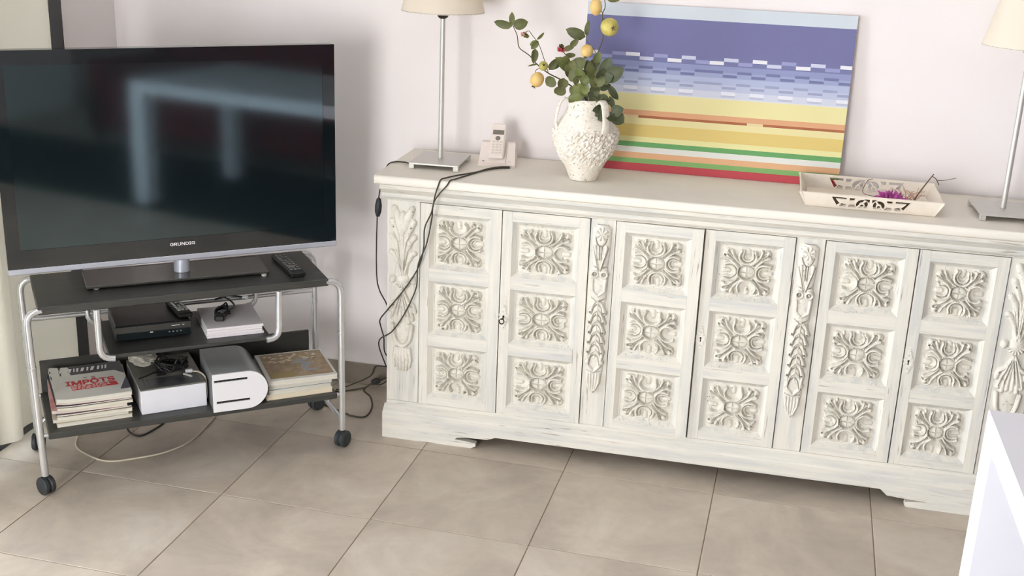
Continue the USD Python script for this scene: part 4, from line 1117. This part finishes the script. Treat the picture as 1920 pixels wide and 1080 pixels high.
ic = trimesh.creation.icosphere(4, 1)
v = np.array(ic.vertices)
v = v*(.7+.7*meshkit.fbm(v*2.5+5, 4, 3))[:, None]*[.040, .046, .022]
v[:, 2] -= v[:, 2].min(); v[:, 2] = np.maximum(v[:, 2]*.9, 0)
obj('bag_film', trimesh.Trimesh(v, ic.faces, process=False), PLASTIC, p, smooth=20)
p = on_stand('white_connector', 'white connector lead hanging between the carton and the rounded white case', 'cable', .5045, .100, .2053, 0)
obj('lead', tube(curve([(-.03, .03, .0915), (-.010, .01, .094), (.002, -.02, .085), (.003, -.035, .05), (.003, -.03, .02), (.004, -.01, .004)], 6), .003, 7), CABLEW, p, smooth=True)
obj('plug', cbox(-.052, -.028, .024, .038, .0870, .1, .003), CASEW, p)

# case with one rounded end and two slots
p = on_stand('rounded_case', 'grey and white case with a half-round end and two dark slots on the lower shelf', 'media case', .511, -.022, .2053, -1)
hh_, wl = .131, .178
prof = [(0, 0), (wl-.066, 0)]+[tuple(q) for q in arc(wl-.066, hh_/2, .066, -90, 90, 18, ry=hh_/2)]+[(0, hh_)]
cp_ = Polygon(prof)
obj('shell', mv(xz_extrude(cp_.buffer(-.0015), .006, .245)), CASEG, p, smooth=35)
slots = unary_union([Polygon([(.012, .030), (.012, .036), (.118, .036), (.118, .030)]), Polygon([(.006, .104), (.006, .110), (.112, .110), (.112, .104)])])
obj('front_plate', xz_extrude(cp_.difference(slots.buffer(.001)), 0, .006), CASEW, p, smooth=35)
obj('slot', xz_extrude(sbox(.012, .030, .118, .036), .003, .0058), BLACKP, p, smooth=False)
obj('slot', xz_extrude(sbox(.006, .104, .112, .110), .003, .0058), BLACKP, p, smooth=False)

# books on the right
bks = [('beige paperback at the bottom of the pile at the right end of the lower shelf', .020, COVERC, .112, .120, 0, (-.004, .01)), ('pale grey book, second from the bottom of the pile at the right end', .016, COVERW, .106, .118, 1.5, (-.006, .005)),
       ('blue-grey book below the topmost of the pile at the right end', .019, COVERB, .108, .120, -.8, (-.002, .006)), ('topmost book of the right pile, brown mosaic picture on its cover', .017, COVERW, .117, .122, -2.5, (.008, -.004))]
z = .2053
for k, (lab, th_, cm, hx, hy, dg, (dx, dy)) in enumerate(bks):
    p = on_stand('book', lab, 'book', .811+dx, .122+dy, z, dg, 'books at the right end of the lower shelf')
    obj('pages', cbox(-hx+.002, hx-.001, -hy+.002, hy-.002, .0015, th_-.0015, .0005), PAPER if k else COVERC, p, smooth=False)
    obj('cover', cbox(-hx, hx, -hy, hy, th_-.0016, th_, .0004), cm, p, smooth=False)
    obj('back_cover', cbox(-hx, hx, -hy, hy, 0, .0016, .0004), cm, p, smooth=False)
    obj('spine', cbox(-hx-.0015, -hx+.0005, -hy, hy, 0, th_, .0006), cm, p, smooth=False)
    if k == 3:
        obj('cover_picture', cbox(-hx+.012, hx-.008, -hy+.018, hy-.010, th_-.0002, th_+.0003, .0001), BROWNC, p, smooth=False)
        obj('cover_picture', cbox(-hx+.016, -.02, -hy+.020, -.055, th_+.0002, th_+.0006, .0001), OLIVE, p, smooth=False)
        bl = []
        for _ in range(34):
            x_, y_ = rng.uniform(-.09, .085), rng.uniform(.03, .1)
            bl.append(rot(cbox(-.006, .006, -.0035, .0035, 0, .0004, .0001), rng.uniform(-40, 40)).apply_translation((x_, y_, th_+.0002)))
        obj('mosaic_specks', cat_(*bl), COVERC, p, smooth=False, kind='stuff')
        bl = [mv(cbox(0, rng.uniform(.02, .05), 0, .012, 0, .0004, .0001), .0+rng.uniform(-.02, .04), -.06+.018*q, th_+.0003) for q in range(6)]
        obj('mosaic_blocks', cat_(*bl), COVERB, p, smooth=False, kind='stuff')
    z += th_+.0003

# ------------------------------------------------------------------ cables
def cable(name, label, pts, r, m_, n_=8):
    p = thing(name, label, 'cable', pts[0])
    q = curve(np.asarray(pts, float)-np.asarray(pts[0], float), n_)
    obj('cable', tube(q, r, 7), m_, p, smooth=True)
    return p, np.asarray(pts[0], float)
cable('white_cable', 'white cable trailing on the floor under the television stand', [(-1.02, -.20, .10), (-1.015, -.28, .03), (-1.0, -.345, .0035), (-.954, -.42, .0035), (-.866, -.467, .0035), (-.801, -.476, .0035), (-.737, -.437, .0035), (-.659, -.363, .0035), (-.618, -.252, .0035), (-.627, -.072, .0035), (-.66, .05, .0035)], .0035, CABLEW)
cable('black_cable', 'short black cable hanging below the lower shelf of the television stand', [(-.89, -.20, .09), (-.88, -.235, .03), (-.845, -.264, .004), (-.799, -.273, .004), (-.781, -.213, .004), (-.776, -.13, .004), (-.80, -.02, .004)], .0035, CABLEB)
p, o_ = cable('lamp_cord', 'lamp cord with inline switch hanging down the left side of the sideboard', [(.045, .12, .957), (.015, .15, .9535), (-.015, .145, .9535), (-.030, .12, .951), (-.040, .105, .93), (-.050, .10, .89), (-.062, .10, .82), (-.068, .10, .70), (-.068, .10, .56), (-.060, .105, .50), (-.036, .11, .45), (-.022, .115, .40), (-.020, .12, .30), (-.024, .14, .22), (-.05, .2, .13), (-.12, .30, .05), (-.17, .34, .03)], .0024, CABLE)
obj('inline_switch', mv(rot(lathe([(0, -.034), (.006, -.033), (.0115, -.016), (.012, .006), (.008, .028), (.003, .034), (0, .034)], 14), 3, (0, 1, 0)), *(np.array((-.062, .10, .80))-o_)), RUBBER, p, smooth=50)
c1 = [(.374, .199, .9535), (.345, .188, .953), (.309, .148, .953), (.271, .082, .953), (.235, .03, .953), (.212, -.02, .954), (.200, -.048, .952), (.193, -.056, .93), (.183, -.056, .895), (.171, -.050, .84), (.145, -.036, .782), (.140, -.030, .709), (.122, -.028, .640), (.075, -.028, .56), (.02, -.03, .485), (-.012, -.025, .44), (-.022, .01, .40), (-.028, .06, .34), (-.055, .15, .25), (-.06, .22, .19), (-.10, .32, .12), (-.165, .372, .09), (-.185, .365, .05), (-.25, .33, .02), (-.30, .30, .004)]
cable('telephone_cable', 'dark telephone cable over the front edge of the sideboard, the left one of two', c1, .0024, CABLE)
c2 = [(.372, .197, .958), (.345, .183, .958), (.309, .142, .957), (.275, .07, .953), (.258, .02, .953), (.244, -.03, .954), (.232, -.048, .952), (.222, -.056, .935), (.197, -.056, .905), (.178, -.054, .870), (.171, -.044, .82), (.152, -.036, .728), (.122, -.030, .651), (.117, -.028, .576), (.098, -.028, .52), (.068, -.030, .457), (.03, -.030, .40), (-.010, -.028, .37), (-.025, .0, .33), (-.03, .06, .26), (-.032, .12, .19), (-.05, .2, .13), (-.09, .28, .09), (-.14, .335, .05)]
cable('telephone_cable', 'dark telephone cable crossing the carved pilaster, the right one of two', c2, .0024, CABLE)
cable('floor_cable', 'dark cable looped on the floor between the television stand and the sideboard', [(-.165, .345, .035), (-.20, .335, .0035), (-.152, .276, .0035), (-.116, .185, .0035), (-.114, .105, .0035), (-.16, .095, .0035), (-.20, .115, .0035), (-.29, .16, .0035), (-.36, .22, .0035)], .003, CABLE)
cable('floor_cable', 'dark cable on the floor curving behind the right leg of the television stand', [(-.20, .338, .0095), (-.235, .325, .0035), (-.262, .305, .0035), (-.32, .285, .0035), (-.40, .30, .0035)], .003, CABLE)
p = thing('cable_plug', 'dark plug joining cables at the foot of the wall beside the sideboard', 'plug', (-.158, .352, .036), 35)
obj('plug_body', rot(cbox(-.011, .011, -.032, .032, -.011, .011, .004), -28, (1, 0, 0)), RUBBER, p)

# ------------------------------------------------------------------ white table at the right
tb = thing('white_table', 'white lacquered table with thick top and panel legs at the lower right edge', 'table', (1.786, -.915, .0))
TL, TWD = 1.85, .90
obj('table_top', cbox(0, TWD, -TL, 0, .664, .732, .002), PAINTW, tb, smooth=False)
obj('panel_leg', cbox(0, TWD, -.100, 0, 0, .664, .002), PAINTW, tb, smooth=False)
for x_ in (0, TWD-.10): obj('square_leg', cbox(x_, x_+.10, -TL, -TL+.100, .0092, .664, .002), PAINTW, tb, smooth=False)

# ------------------------------------------------------------------ behind the camera: sofa that the screen reflects
so = thing('sofa', 'dark red sofa along the right wall, seen only as a reflection in the screen', 'sofa', (2.95, -4.3, 0))
obj('seat_base', cbox(0, .85, 0, 2.2, .08, .40, .03), SOFAM, so)
obj('backrest', cbox(.68, .90, 0, 2.2, .40, .82, .05), SOFAM, so)
for y_ in (0, 2.02): obj('armrest', cbox(0, .88, y_, y_+.18, .08, .60, .04), SOFAM, so)
for k in range(2): obj('seat_cushion', cbox(-.01, .70, .19+k*.915, .19+k*.915+.905, .40, .53, .05), SOFAM, so)
for x_, y_ in ((.06, .06), (.06, 2.12), (.80, .06), (.80, 2.12)): obj('leg', cyl(.025, 0, .085, 12, x_, y_), BLACKW, so)

rg = thing('rug', 'dark charcoal mat under the near legs of the white table, seen as a reflection', 'rug', (2.75, -3.1, 0))  # added out of view, keeps the floor dark in the screen reflection
RUGM = mat('added_rug_pile', lin(46, 52, 54), .95, spec=.1, color2=lin(58, 62, 62), scale=(40, 40, 40), bump=.4, bscale=300)
obj('pile', cbox(-1.05, .17, -2.1, 1.75, .0002, .009, .003), RUGM, rg)
